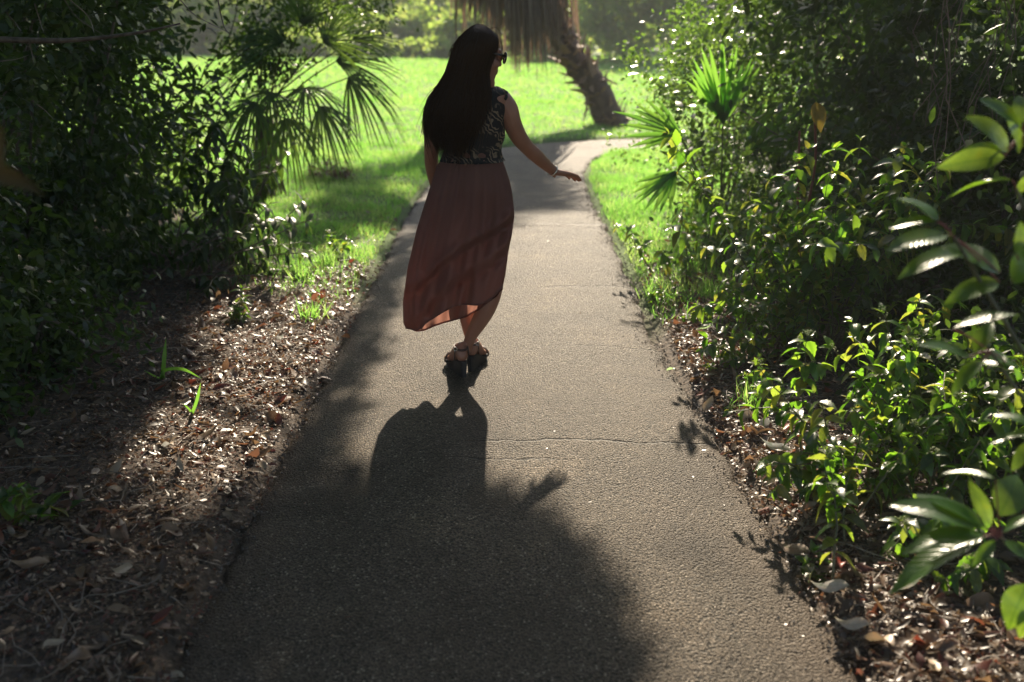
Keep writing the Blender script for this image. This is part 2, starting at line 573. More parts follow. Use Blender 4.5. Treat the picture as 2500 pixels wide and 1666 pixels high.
L(ramp(nt, sn_.outputs[0], [(0.36, (0.62, 0.6, 0.58)), (0.44, (1, 1, 1)), (0.62, (1, 1, 1)), (0.7, (1.22, 1.18, 1.1))]), stn.inputs[2])
L(cr, dk.inputs[0]); L(stn.outputs[0], dk.inputs[1])
L(dk.outputs[0], p.inputs['Base Color'])
p.inputs['Roughness'].default_value = 0.6
p.inputs['Specular IOR Level'].default_value = 0.25
p.inputs['Specular Tint'].default_value = (1.0, .92, .82, 1)
hs = N(nt, 'Math', operation='MULTIPLY_ADD'); hs.inputs[1].default_value = -1.0; hs.inputs[2].default_value = 1.0
L(vo.outputs['Distance'], hs.inputs[0])
h2 = N(nt, 'Math', operation='MULTIPLY_ADD'); h2.inputs[1].default_value = -0.6
L(vo2.outputs['Distance'], h2.inputs[0]); L(hs.outputs[0], h2.inputs[2])
h4 = N(nt, 'Math', operation='MULTIPLY_ADD'); h4.inputs[1].default_value = 0.5
L(nf.outputs[0], h4.inputs[0]); L(h2.outputs[0], h4.inputs[2])
h3 = N(nt, 'Math', operation='MULTIPLY_ADD'); h3.inputs[1].default_value = -3.0
L(cr, h3.inputs[0]); L(h4.outputs[0], h3.inputs[2])
b = N(nt, 'Bump'); b.inputs['Strength'].default_value = 1.0; b.inputs['Distance'].default_value = 0.016
L(h3.outputs[0], b.inputs['Height']); L(b.outputs[0], p.inputs['Normal'])
M['asphalt'] = m


def path_mesh():
    s_all = _seg[-1]
    s = [0.0]
    while s[-1] < s_all:
        yy = np.interp(s[-1], _seg, CLs[:, 1])
        s.append(s[-1] + (.035 if 1.5 < yy < 9.5 and s[-1] < 19 else .12))
    s = np.array(s)
    C = np.stack([np.interp(s, _seg, CLs[:, k]) for k in range(3)], 1)
    T = norm(np.gradient(C[:, :2], axis=0))
    Nn = np.stack([T[:, 1], -T[:, 0]], 1)      # to the walker's right
    na = 52
    u = np.linspace(-1, 1, na)
    u = np.sign(u) * np.abs(u) ** .9
    jl = .022 * vnoise(s, s * 0, 6.0, 1) + .006 * rng.normal(size=len(s))
    jr = .03 * vnoise(s, s * 0, 5.0, 2) + .007 * rng.normal(size=len(s))
    hw = C[:, 2:3] * np.abs(u)[None] + np.where(u[None] < 0, jl[:, None], jr[:, None]) * np.abs(u)[None] ** 6
    x = C[:, 0:1] + Nn[:, 0:1] * hw * np.sign(u)[None]
    y = C[:, 1:2] + Nn[:, 1:2] * hw * np.sign(u)[None]
    z = .005 * vnoise(x, y, 1.1, 8) + .0025 * vnoise(x, y, 4.2, 9) + .012 * (1 - np.abs(u)[None] ** 2)
    edge = np.clip((np.abs(u)[None] - .9) / .1, 0, 1)
    z = z - edge ** 2 * .02 + edge * .0015 * rng.normal(size=z.shape)
    z = z + .012 * np.exp(-((y - 8.3) / .06) ** 2)
    z[:, 0] = -.06; z[:, -1] = -.06
    v = np.stack([x.ravel(), y.ravel(), z.ravel()], 1)
    n = len(s)
    i = (np.arange(n - 1)[:, None] * na + np.arange(na - 1)[None]).ravel()
    return v, np.stack([i, i + 1, i + na + 1, i + na], 1)


pv, pq = path_mesh()
path = link('path', mk('path', pv, pq, M['asphalt']))
tag(path, 'narrow worn asphalt footpath running to the lawn and turning right', 'path', kind='structure')

# crumbs broken off the path edges
ico_v = np.array([(0, 0, 1), (.9, 0, .1), (.2, .85, -.1), (-.8, .45, .2), (-.6, -.7, -.1), (.3, -.8, .25), (0, 0, -.7)], float)
ico_q = np.array([(0, 1, 2), (0, 2, 3), (0, 3, 4), (0, 4, 5), (0, 5, 1), (6, 2, 1), (6, 3, 2), (6, 4, 3), (6, 5, 4), (6, 1, 5)])
n = 5200
cy_ = rng.uniform(1.8, 1.8 + 8.5, n) ** 1.0
side = np.where(rng.random(n) < .62, 1, -1)
ccx = np.interp(cy_, CLs[:, 1][:200], CLs[:, 0][:200]); chw = np.interp(cy_, CLs[:, 1][:200], CLs[:, 2][:200])
cx_ = ccx + side * (chw - .01 + rng.normal(0, .05, n) * np.where(side > 0, 1.3, .8))
dd = path_dist(cx_, cy_)
cz_ = np.where(dd < 0, .003, gz(cx_, cy_) + .004)
v, q, t = scatter(ico_v, ico_q, np.stack([cx_, cy_, cz_], 1), randdir(n), randdir(n), rng.uniform(.0015, .007, n)[:, None] * rng.uniform(.6, 1.2, (n, 3)), rng.random(n))
tag(link('asphalt_crumbs', mk('asphalt_crumbs', v, q, M['crumb'], t, False)), 'loose dark asphalt crumbs along the broken path edges', 'gravel', kind='stuff')

# ------------------------------------------------------------------ grass
bv = np.array([(0, -.5, 0), (0, .5, 0), (.55, -.36, .04), (.55, .36, .04), (1, -.05, .16), (1, .05, .16)], float)
bq = np.array([(0, 1, 3, 2), (2, 3, 5, 4)])


def grass_patch(n, x0, x1, y0, y1, h0, h1, w, mask=True, lean=.5, seed=0):
    r = np.random.default_rng(seed)
    x = r.uniform(x0, x1, n); y = r.uniform(y0, y1, n)
    keep = path_dist(x, y) > .02 + .05 * r.random(n)
    if mask: keep &= r.random(n) < lawn(x, y) * np.clip(.75 + .5 * vnoise(x, y, 3.5, 12), .15, 1)
    x, y = x[keep], y[keep]
    k = len(x)
    d = r.normal(size=(k, 3)) * lean; d[:, 2] = 1
    X = norm(d)
    Z = norm(r.normal(size=(k, 3)))
    h = r.uniform(h0, h1, k) * np.clip(1 + .35 * vnoise(x, y, 2.3, 14), .5, 1.5)
    sc = np.stack([h, np.full(k, w) * r.uniform(.7, 1.3, k), h], 1)
    tn = np.clip(.45 + .28 * vnoise(x, y, .9, 15) + .2 * vnoise(x, y, 3.1, 16) + .18 * r.normal(size=k), 0, .99)
    return scatter(bv, bq, np.stack([x, y, gz(x, y) - .004], 1), X, Z, sc, tn)


def join(*ps):
    v, q, t, off = [], [], [], 0
    for a, b_, c_ in ps:
        v.append(a); q.append(b_ + off); t.append(c_); off += len(a)
    return np.vstack(v), np.vstack(q), np.concatenate(t)


v, q, t = join(grass_patch(140000, -5.5, -.85, 5.4, 13.5, .03, .075, .0048, seed=1),
               grass_patch(70000, .75, 3.0, 4.8, 13.6, .035, .09, .0055, seed=2),
               grass_patch(90000, -8, 5.5, 13.3, 21, .04, .08, .009, seed=3),
               grass_patch(70000, -13, 9, 20, 31, .05, .1, .018, seed=4),
               grass_patch(60000, -18, 16, 30, 43, .06, .12, .032, seed=5))
tag(link('lawn_grass', mk('lawn_grass', v, q, M['grass'], t, False)), 'bright sunlit green lawn grass beyond the shade', 'grass', kind='stuff')

# ------------------------------------------------------------------ leaf litter
lit_a = leafm(.42, 3, .45, .25, .85, True)
lit_b = leafm(.26, 3, .5, -.35, .8, True)
lit_c = leafm(.55, 3, .3, .5, 1.0, True)


def litter(n, fx, y0, y1, s0, s1, seed, dens=None):
    r = np.random.default_rng(seed)
    y = r.uniform(y0, y1, n); x = fx(y, r, n)
    keep = (path_dist(x, y) > -.03 + .05 * r.random(n) ** 3) | (r.random(n) < .012)
    keep &= r.random(n) < np.clip(1 - .9 * lawn(x, y), .06, 1)
    keep &= r.random(n) < np.clip(.62 + .55 * vnoise(x, y, 2.6, 41) + .5 * np.exp(-np.abs(path_dist(x, y)) / .12), .08, 1)
    x, y = x[keep], y[keep]
    k = len(x)
    X = r.normal(size=(k, 3)); X[:, 2] *= .18
    Z = r.normal(size=(k, 3)) * .42; Z[:, 2] = 1
    Z *= np.where(r.random(k) < .35, -1, 1)[:, None]
    s = s0 + (s1 - s0) * r.random(k) ** 3.5
    pd = path_dist(x, y)
    z = np.where(pd < 0, .014, gz(x, y)) + r.uniform(.002, .022, k)
    sel = r.integers(0, 3, k)
    res = []
    for j, tp in enumerate((lit_a, lit_b, lit_c)):
        mm = sel == j
        res.append(scatter(tp[0], tp[1], np.stack([x, y, z], 1)[mm], X[mm], Z[mm], s[mm], r.random(mm.sum())))
    return join(*res)


v, q, t = join(litter(17000, lambda y, r, n: -.9 - np.abs(r.normal(0, .85, n)) - r.random(n) * .15, 1.5, 9.5, .01, .085, 21),
               litter(15000, lambda y, r, n: .9 + np.abs(r.normal(0, .28, n)) + (y < 3.6) * r.random(n) * .2, 1.4, 8.2, .009, .075, 22),
               litter(1500, lambda y, r, n: r.uniform(-3.5, -1.2, n), 1.2, 8, .03, .1, 23),
               litter(2600, lambda y, r, n: r.uniform(.9, 2.8, n), 1.4, 8, .03, .1, 24))
tag(link('leaf_litter', mk('leaf_litter', v, q, M['dry_leaf'], t)), 'dry tan and brown leaf litter along both path verges', 'leaf litter', kind='stuff')

r = np.random.default_rng(34)
n = 60000
left = r.random(n) < .6
y = r.uniform(1.5, 8.6, n)
x = np.where(left, -.88 - np.abs(r.normal(0, .75, n)), .86 + np.abs(r.normal(0, .36, n)))
keep = (path_dist(x, y) > -.06 * r.random(n) ** 2) & (r.random(n) < np.clip(1 - lawn(x, y), .05, 1))
x, y = x[keep], y[keep]; n = len(x)
X = r.normal(size=(n, 3)); X[:, 2] *= .4
Z = r.normal(size=(n, 3)) * .6; Z[:, 2] = 1
sc = np.stack([r.uniform(.004, .024, n), r.uniform(.003, .011, n), r.uniform(.003, .01, n)], 1)
fv = np.array([(0, -.5, 0), (0, .5, .1), (.5, .6, .3), (.5, -.5, .2), (1, .3, 0), (1, -.3, .1)], float); fq = np.array([(0, 1, 2, 3), (3, 2, 4, 5)])
v, q, t = scatter(fv, fq, np.stack([x, y, np.where(path_dist(x, y) < 0, .006, gz(x, y)) + r.uniform(.001, .012, n)], 1), X, Z, sc, r.random(n))
tag(link('litter_fragments', mk('litter_fragments', v, q, M['dry_leaf'], t, False)), 'crumbled leaf fragments matted over the soil of the verges', 'leaf litter', kind='stuff')
# bits blown onto the path
n = 260
y = r.uniform(2.0, 9.5, n); x = np.where(r.random(n) < .7, .9 * np.sign(r.normal(size=n)) * (1 - np.abs(r.normal(0, .12, n))), r.uniform(-.9, .88, n))
X = r.normal(size=(n, 3)); X[:, 2] *= .1
Z = r.normal(size=(n, 3)) * .3; Z[:, 2] = 1
sc = np.stack([r.uniform(.004, .02, n) * np.where(r.random(n) < .1, 2.0, 1), r.uniform(.0015, .006, n), r.uniform(.003, .008, n)], 1)
v, q, t = scatter(fv, fq, np.stack([x, y, np.full(n, .018)], 1), X, Z, sc, r.random(n))
tag(link('path_debris', mk('path_debris', v, q, M['dry_leaf'], t, False)), 'small dry bits of leaf and twig blown onto the asphalt', 'debris', kind='stuff')

# twigs in the litter
r = np.random.default_rng(31)
tw = []
for k in range(760):
    left = r.random() < .55
    y = r.uniform(1.7, 7.5); x = -1.0 - abs(r.normal(0, .6)) if left else .98 + abs(r.normal(0, .3))
    a = r.uniform(0, 6.28); l = r.uniform(.04, .2) if k % 9 else r.uniform(.25, .5)
    P = np.array([[x + math.cos(a) * l * u + .02 * math.sin(u * 5 + k), y + math.sin(a) * l * u, 0] for u in (0, .33, .66, 1)])
    P[:, 2] = gz(P[:, 0], P[:, 1]) + .012 + .012 * r.random(4)
    tw.append(tube(P, [.0022, .002, .0016, .001], 3, False))
v, q = merge(tw)
tag(link('litter_twigs', mk('litter_twigs', v, np.array(q), M['twig'])), 'thin dry twigs scattered through the leaf litter', 'twigs', kind='stuff')

# larger fallen leaves one can pick out
big_a = leafm(.44, 9, .7, .35, .85, True, 0, .035, twist=.9)
big_b = leafm(.26, 9, .9, -.5, .8, True, 0, .03, twist=-1.3)
big_c = leafm(.6, 9, .55, .6, 1.0, True, 0, .06, twist=.7)
M['fallen_pale'] = leafmat('fallen_pale', [(0.36, 0.27, 0.2), (0.46, 0.37, 0.29)], [(0.5, 0.33, 0.18)], 0.18, 0.38, 0.6, 0.0, True)
M['fallen_brown'] = leafmat('fallen_brown', [(0.16, 0.09, 0.05), (0.24, 0.14, 0.08)], [(0.4, 0.2, 0.08)], 0.25, 0.4, 0.6, 0.0, True)
M['fallen_red'] = leafmat('fallen_red', [(0.22, 0.03, 0.02), (0.3, 0.05, 0.03)], [(0.6, 0.08, 0.03)], 0.35, 0.4, 0.5, 0.0, True)
M['fallen_green'] = leafmat('fallen_green', [(0.08, 0.16, 0.02), (0.1, 0.18, 0.02)], [(0.3, 0.6, 0.04)], 0.4, 0.4, 0.5)
fl_mesh = {}
for mn in ('pale', 'brown', 'red', 'green'):
    for ln, tp in (('oval', big_a), ('narrow', big_b), ('broad', big_c)):
        fl_mesh[mn, ln] = mk('fallen_leaf', tp[0], tp[1], M['fallen_' + mn])
# (px, py, colour, shape, length)
FALL = [(1800, 1030, 'pale', 'broad', .10), (1840, 1065, 'pale', 'broad', .12), (1788, 1100, 'pale', 'oval', .08), (1880, 1100, 'brown', 'broad', .1), (1930, 1135, 'pale', 'narrow', .12),
        (1915, 1160, 'pale', 'oval', .09), (1865, 1205, 'pale', 'narrow', .09), (1905, 1085, 'red', 'narrow', .11), (1790, 915, 'red', 'narrow', .1), (1880, 960, 'red', 'oval', .09),
        (1695, 965, 'red', 'narrow', .07), (1570, 640, 'red', 'oval', .08), (1590, 720, 'red', 'narrow', .08), (1740, 820, 'green', 'oval', .07), (1770, 890, 'green', 'narrow', .07),
        (1960, 1330, 'brown', 'narrow', .14), (1975, 1365, 'brown', 'narrow', .13), (2050, 1415, 'red', 'oval', .08), (2070, 1455, 'pale', 'narrow', .13), (2160, 1490, 'pale', 'narrow', .12),
        (2120, 1550, 'pale', 'narrow', .12), (2180, 1610, 'pale', 'oval', .12), (2300, 1600, 'brown', 'oval', .12), (2420, 1500, 'brown', 'broad', .12), (2260, 1650, 'pale', 'narrow', .12),
        (1880, 1240, 'red', 'narrow', .09), (1720, 1000, 'pale', 'oval', .08), (1650, 900, 'green', 'oval', .06), (1700, 830, 'green', 'narrow', .08),
        (800, 735, 'red', 'oval', .11), (720, 905, 'pale', 'broad', .08), (640, 1035, 'brown', 'broad', .12), (560, 900, 'pale', 'oval', .07), (470, 1010, 'pale', 'narrow', .1),
        (430, 1120, 'pale', 'broad', .07), (450, 1185, 'pale', 'narrow', .09), (500, 1185, 'brown', 'oval', .06), (265, 1232, 'brown', 'oval', .09), (290, 1325, 'brown', 'broad', .1),
        (395, 1335, 'brown', 'broad', .08), (260, 1370, 'brown', 'oval', .09), (330, 1425, 'pale', 'narrow', .09), (455, 1460, 'brown', 'broad', .08), (130, 1415, 'brown', 'narrow', .12),
        (230, 1640, 'brown', 'broad', .1), (400, 1640, 'pale', 'narrow', .08), (110, 1630, 'pale', 'oval', .06), (640, 795, 'brown', 'narrow', .1), (680, 850, 'pale', 'narrow', .1), (600, 760, 'pale', 'oval', .07)]
r = np.random.default_rng(33)
WORDS = {'pale': 'pale tan', 'brown': 'brown', 'red': 'dark red', 'green': 'fresh green'}
FL = []
for (px, py, cn_, sh, ln_) in FALL:
    P = G(px, py)
    me = fl_mesh[cn_, sh]
    o = link('fallen_leaf', me, None, (P[0], P[1], float(gz(P[0:1], P[1:2])[0]) + .025))
    X = np.array([r.normal(), r.normal() * .7, r.normal() * .12]); Zd = np.array([r.normal() * .3, -.35 + r.normal() * .3, 1.0])
    X, Yv, Zv = frames(X, Zd)
    o.matrix_world = Matrix.Translation(o.location) @ Matrix(np.stack([X, Yv, Zv], 1).tolist()).to_4x4() @ Matrix.Scale(ln_, 4)
    FL.append((o, cn_, sh, 'left' if P[0] < 0 else 'right', P[1]))
ORDS = ['nearest', 'second nearest', 'third nearest', 'fourth nearest', 'fifth nearest', 'sixth nearest', 'seventh nearest', 'eighth nearest']
for o, cn_, sh, sd, yy in FL:
    same = sorted([f[4] for f in FL if f[1:4] == (cn_, sh, sd)])
    which = '' if len(same) == 1 else ', %s of %d' % (ORDS[same.index(yy)], len(same))
    tag(o, '%s %s fallen leaf %s of the path%s' % (WORDS[cn_], sh, sd, which), 'fallen leaf', 'larger leaves fallen on the verges')

# ------------------------------------------------------------------ the woman
def ellipsoid(c, r, n=16, m_=10, rot=None):
    vs, qs = [], []
    for i in range(1, m_):
        th = math.pi * i / m_
        for j in range(n):
            ph = 2 * math.pi * j / n
            vs.append((r[0] * math.sin(th) * math.cos(ph), r[1] * math.sin(th) * math.sin(ph), r[2] * math.cos(th)))
    vs += [(0, 0, r[2]), (0, 0, -r[2])]
    for i in range(m_ - 2):
        for j in range(n):
            a, b_ = i * n + j, i * n + (j + 1) % n
            qs.append((a, a + n, b_ + n, b_))
    t_, bt = len(vs) - 2, len(vs) - 1
    for j in range(n):
        qs.append((t_, j, (j + 1) % n))
        qs.append((bt, (m_ - 2) * n + (j + 1) % n, (m_ - 2) * n + j))
    v = np.array(vs)
    if rot is not None: v = v @ np.asarray(rot).T
    return v + np.asarray(c), qs


def limb(pts, sides=14, sub=4):
    """capsule chain through (x, y, z, r) points"""
    P = catmull(np.array(pts, float), sub)
    v, q = tube(P[:, :3], np.maximum(P[:, 3], .003), sides, True)
    out_ = [(v, q)]
    for e in (P[0], P[-1]):
        out_.append(ellipsoid(e[:3], (e[3],) * 3, 12, 8))
    return merge(out_)


def loft(rows, sides=40, close=True, far=1.0):
    """rows of (px_left, px_right, py, Y, ry)"""
    vs = []
    for (a, b_, py, Y, ry) in rows:
        for j in range(sides):
            th = 2 * math.pi * j / sides
            c, s = math.cos(th), math.sin(th)
            pc = V((a + b_) / 2, py, Y)
            hw = (V(b_, py, Y)[0] - V(a, py, Y)[0]) / 2
            vs.append((pc[0] + hw * c, pc[1] + ry * s * (far if s > 0 else 1), pc[2]))
    n = len(rows)
    q = []
    for i in range(n - 1):
        for j in range(sides):
            k = (j + 1) % sides
            q.append((i * sides + j, i * sides + k, (i + 1) * sides + k, (i + 1) * sides + j))
    if close:
        q.append(tuple(range(sides)))
        q.append(tuple((n - 1) * sides + j for j in reversed(range(sides))))
    return np.array(vs), q


def rows_interp(rows, n):
    return catmull(np.array(rows, float), n)


def remeshed(name, v, q, vox, smooth_it, mat, parent):
    o = part(name, v, q, mat, parent)
    md = o.modifiers.new('remesh', 'REMESH'); md.mode = 'VOXEL'; md.voxel_size = vox; md.use_smooth_shade = True
    sm = o.modifiers.new('smooth', 'SMOOTH'); sm.iterations = smooth_it; sm.factor = 0.5
    dg = bpy.context.evaluated_depsgraph_get()
    me = bpy.data.meshes.new_from_object(o.evaluated_get(dg))
    o.modifiers.clear()
    o.data = me
    if not me.materials: me.materials.append(mat)
    me.polygons.foreach_set('use_smooth', np.full(len(me.polygons), True))
    return o


def simple(name, colr, rough=.5, spec=.5, metal=0.0):
    m, nt, p, out = newmat(name)
    p.inputs['Base Color'].default_value = (*colr, 1)
    p.inputs['Roughness'].default_value = rough
    p.inputs['Specular IOR Level'].default_value = spec
    p.inputs['Metallic'].default_value = metal
    nz = N(nt, 'TexNoise'); nz.inputs['Scale'].default_value = 60
    tc = N(nt, 'TexCoord'); nt.links.new(tc.outputs['Object'], nz.inputs['Vector'])
    c = ramp(nt, nz.outputs[0], [(0.3, tuple(k * .8 for k in colr)), (0.7, tuple(min(1, k * 1.15) for k in colr))])
    nt.links.new(c, p.inputs['Base Color'])
    return m


m, nt, p, out = newmat('skin')
p.inputs['Base Color'].default_value = (0.36, 0.17, 0.11, 1)
p.inputs['Roughness'].default_value = 0.45
p.inputs['Subsurface Weight'].default_value = 0.25
p.inputs['Subsurface Radius'].default_value = (0.02, 0.008, 0.004)
p.inputs['Subsurface Scale'].default_value = 0.6
nz = N(nt, 'TexNoise'); nz.inputs['Scale'].default_value = 12
tc = N(nt, 'TexCoord'); nt.links.new(tc.outputs['Object'], nz.inputs['Vector'])
nt.links.new(ramp(nt, nz.outputs[0], [(0.3, (0.31, 0.14, 0.09)), (0.7, (0.38, 0.18, 0.12))]), p.inputs['Base Color'])
M['skin'] = m

m, nt, p, out = newmat('hair')
p.inputs['Roughness'].default_value = 0.42
p.inputs['Specular IOR Level'].default_value = 0.45
p.inputs['Specular Tint'].default_value = (1.0, .7, .5, 1)
t = tint_socket(nt)
tr = N(nt, 'BsdfTranslucent'); tr.inputs['Color'].default_value = (.3, .13, .06, 1)
ms = N(nt, 'MixShader'); ms.inputs[0].default_value = .3
nt.links.new(p.outputs[0], ms.inputs[1]); nt.links.new(tr.outputs[0], ms.inputs[2]); nt.links.new(ms.outputs[0], out.inputs['Surface'])
nt.links.new(ramp(nt, t, [(0, (0.012, 0.008, 0.006)), (0.7, (0.022, 0.013, 0.009)), (1, (0.045, 0.022, 0.013))]), p.inputs['Base Color'])
M['hair'] = m

m, nt, p, out = newmat('skirt_cloth')
L = nt.links.new
tc = N(nt, 'TexCoord')
nz = N(nt, 'TexNoise'); nz.inputs['Scale'].default_value = 5; nz.inputs['Detail'].default_value = 4
L(tc.outputs['Object'], nz.inputs['Vector'])
L(ramp(nt, nz.outputs[0], [(0.3, (0.17, 0.085, 0.072)), (0.7, (0.225, 0.12, 0.1))]), p.inputs['Base Color'])
p.inputs['Roughness'].default_value = 0.75
p.inputs['Specular IOR Level'].default_value = 0.2
wv = N(nt, 'TexNoise'); wv.inputs['Scale'].default_value = 400
L(tc.outputs['Object'], wv.inputs['Vector'])
b = N(nt, 'Bump'); b.inputs['Strength'].default_value = .15; b.inputs['Distance'].default_value = .002
L(wv.outputs[0], b.inputs['Height']); L(b.outputs[0], p.inputs['Normal'])
tr = N(nt, 'BsdfTranslucent'); tr.inputs['Color'].default_value = (0.42, 0.2, 0.15, 1)
ms = N(nt, 'MixShader'); ms.inputs[0].default_value = .42
L(p.outputs[0], ms.inputs[1]); L(tr.outputs[0], ms.inputs[2]); L(ms.outputs[0], out.inputs['Surface'])
M['skirt'] = m

m, nt, p, out = newmat('printed_top')
L = nt.links.new
tc = N(nt, 'TexCoord')
mp = N(nt, 'Mapping'); mp.inputs['Rotation'].default_value = (0, R(35), 0)
L(tc.outputs['Object'], mp.inputs['Vector'])
wvt = N(nt, 'TexWave'); wvt.wave_type = 'BANDS'; wvt.bands_direction = 'X'
wvt.inputs['Scale'].default_value = 17; wvt.inputs['Distortion'].default_value = 14; wvt.inputs['Detail'].default_value = 2; wvt.inputs['Detail Scale'].default_value = 1.1
L(mp.outputs[0], wvt.inputs['Vector'])
vn = N(nt, 'TexNoise'); vn.inputs['Scale'].default_value = 13; vn.inputs['Detail'].default_value = 2
L(tc.outputs['Object'], vn.inputs['Vector'])
s1 = ramp(nt, wvt.outputs[1], [(0.62, (0, 0, 0)), (0.72, (1, 1, 1))])
s2 = ramp(nt, vn.outputs[0], [(0.42, (0, 0, 0)), (0.5, (1, 1, 1))])
mu = N(nt, 'MixRGB', blend_type='MULTIPLY'); mu.inputs[0].default_value = 1
L(s1, mu.inputs[1]); L(s2, mu.inputs[2])
cm = N(nt, 'MixRGB'); cm.inputs[1].default_value = (0.012, 0.011, 0.012, 1); cm.inputs[2].default_value = (0.2, 0.145, 0.1, 1)
L(mu.outputs[0], cm.inputs[0]); L(cm.outputs[0], p.inputs['Base Color'])
p.inputs['Roughness'].default_value = .7; p.inputs['Specular IOR Level'].default_value = .25
M['top'] = m
M['sole'] = simple('sandal_sole', (0.018, 0.016, 0.016), .7)
M['strap'] = simple('sandal_strap', (0.06, 0.028, 0.02), .5)
M['metal'] = simple('pale_metal', (0.75, 0.7, 0.62), .25, .5, 1.0)
M['frame'] = simple('glasses_frame', (0.015, 0.012, 0.012), .25)
m, nt, p, out = newmat('tinted_lens')
p.inputs['Base Color'].default_value = (0.55, 0.16, 0.08, 1)
p.inputs['Roughness'].default_value = .08
p.inputs['Transmission Weight'].default_value = .8
p.inputs['IOR'].default_value = 1.05
M['lens'] = m

person = thing('person', G(1140, 926), 'woman seen from behind in a rust skirt and printed top walking down the path', 'person')
YB = 4.55
body = []
TOR = [(1158, 1204, 206, YB, .05), (1132, 1212, 214, YB, .062), (1088, 1236, 225, YB, .078), (1068, 1247, 238, YB, .09), (1066, 1240, 262, YB, .1), (1072, 1229, 300, YB, .108),
       (1080, 1226, 335, YB, .102), (1087, 1220, 365, YB, .092), (1085, 1221, 385, YB, .092), (1078, 1224, 420, YB + .015, .095), (1072, 1230, 455, YB + .02, .1), (1072, 1226, 500, YB + .02, .1), (1088, 1210, 530, YB + .02, .09)]
body.append(loft(rows_interp(TOR, 4), 32))


def W4(l):
    return [(*V(px, py, Y), r_) for px, py, Y, r_ in l]


# arm reaching out to the walker's right
body.append(limb(W4([(1226, 246, YB, .046), (1240, 268, YB, .047), (1250, 300, 4.56, .043), (1266, 334, 4.59, .039), (1285, 358, 4.63, .034), (1304, 376, 4.67, .034), (1332, 402, 4.74, .028), (1353, 420, 4.79, .021)])))
# arm hanging on the left, its forearm in front of the skirt
body.append(limb(W4([(1075, 246, YB, .046), (1062, 275, YB - .01, .045), (1056, 310, YB, .041), (1055, 345, 4.56, .037), (1053, 380, 4.6, .033), (1055, 410, 4.67, .032), (1062, 450, 4.76, .026), (1070, 480, 4.82, .02)])))
# legs crossing
body.append(limb(W4([(1190, 470, YB + .02, .07), (1202, 580, YB + .04, .064), (1205, 690, YB + .05, .049), (1190, 745, 4.6, .048), (1172, 782, 4.61, .041), (1150, 822, 4.63, .029), (1140, 850, 4.645, .025)])))
body.append(limb(W4([(1115, 470, YB + .03, .07), (1115, 580, YB + .08, .064), (1124, 690, 4.7, .049), (1137, 745, 4.72, .046), (1143, 790, 4.72, .037), (1149, 825, 4.72, .028), (1152, 850, 4.72, .026)])))

# hands
def hand(wrist, knuck, side, drop, spread=1.0, k_=1.12):
    w, k = np.array(wrist), np.array(knuck)
    h = norm(k - w)
    l = norm(np.cross(h, np.array([0, 0, 1.0]))) * side      # towards the thumb
    nrm = norm(np.cross(l, h)) * side
    if nrm[2] < 0: nrm = -nrm
    res = []
    for u in np.linspace(-.026, .026, 5):
        res.append(limb([(*(w + l * u * .55), .016), (*(w + h * .03 + l * u * .9), .015), (*(k + l * u - h * .004), .0125)], 10, 3))
    for i, (ln, u) in enumerate(((.08, .031), (.09, .0105), (.083, -.0105), (.066, -.031))):
        b0 = k + l * u
        d1 = norm(h + l * u * 2.5 * spread - nrm * drop * .35)
        d2 = norm(h + l * u * 2.0 * spread - nrm * drop * (1.0 + .12 * i))
        d3 = norm(h + l * u * 1.5 * spread - nrm * drop * (1.7 + .15 * i))
        p1 = b0 + d1 * ln * .45; p2 = p1 + d2 * ln * .32; p3 = p2 + d3 * ln * .25
        res.append(limb([(*b0, .0108), (*p1, .0097), (*p2, .0087), (*p3, .007)], 8, 3))
    t0 = w + h * .025 + l * .026; t1 = t0 + norm(h * .7 + l * .8 - nrm * .3) * .036; t2 = t1 + norm(h * .95 + l * .3 - nrm * .35) * .03
    res.append(limb([(*t0, .0125), (*t1, .0105), (*t2, .0075)], 8, 3))
    return merge(res)


body.append(hand(V(1354, 420, 4.79), V(1384, 425, 4.855), -1, .3, 2.4))
body.append(hand(V(1070, 482, 4.82), V(1078, 512, 4.86), 1, .5))

# head, turned to her right and tipped down
HC = V(1172, 134, 4.50)
fa, fp = R(64), R(10)
Rz = np.array([[math.cos(-fa), -math.sin(-fa), 0], [math.sin(-fa), math.cos(-fa), 0], [0, 0, 1]])
Rx = np.array([[1, 0, 0], [0, math.cos(-fp), -math.sin(-fp)], [0, math.sin(-fp), math.cos(-fp)]])
HR = Rz @ Rx


def hd(p_):
    return HC + HR @ np.asarray(p_, float)


def hel(c, r_):
    return ellipsoid(hd(c), r_, 20, 14, HR)


body += [hel((0, -.012, .025), (.073, .092, .086)), hel((0, .024, -.042), (.057, .064, .073)), hel((0, .064, -.098), (.022, .022, .017)), hel((0, .03, -.085), (.046, .05, .026)),
         hel((0, .084, -.056), (.021, .011, .0075)), hel((0, .082, -.067), (.019, .011, .0075)), hel((0, .076, -.044), (.026, .016, .022)), hel((0, .07, -.08), (.026, .016, .016)), hel((0, .076, .026), (.046, .017, .013)),
         hel((.032, .076, .006), (.014, .01, .009)), hel((-.032, .076, .006), (.014, .01, .009)), hel((.042, .055, -.03), (.02, .022, .022)), hel((-.042, .055, -.03), (.02, .022, .022)),
         hel((.074, -.004, -.008), (.009, .017, .03)), hel((-.074, -.004, -.008), (.009, .017, .03))]
body.append(limb([(*hd((0, .086, .022)), .007), (*hd((0, .096, -.008)), .0085), (*hd((0, .1, -.026)), .0105)], 10, 3))
body.append(limb([(*hd((0, -.022, -.05)), .05), (*V(1180, 195, 4.52), .05), (*V(1174, 218, 4.55), .056)], 16, 4))

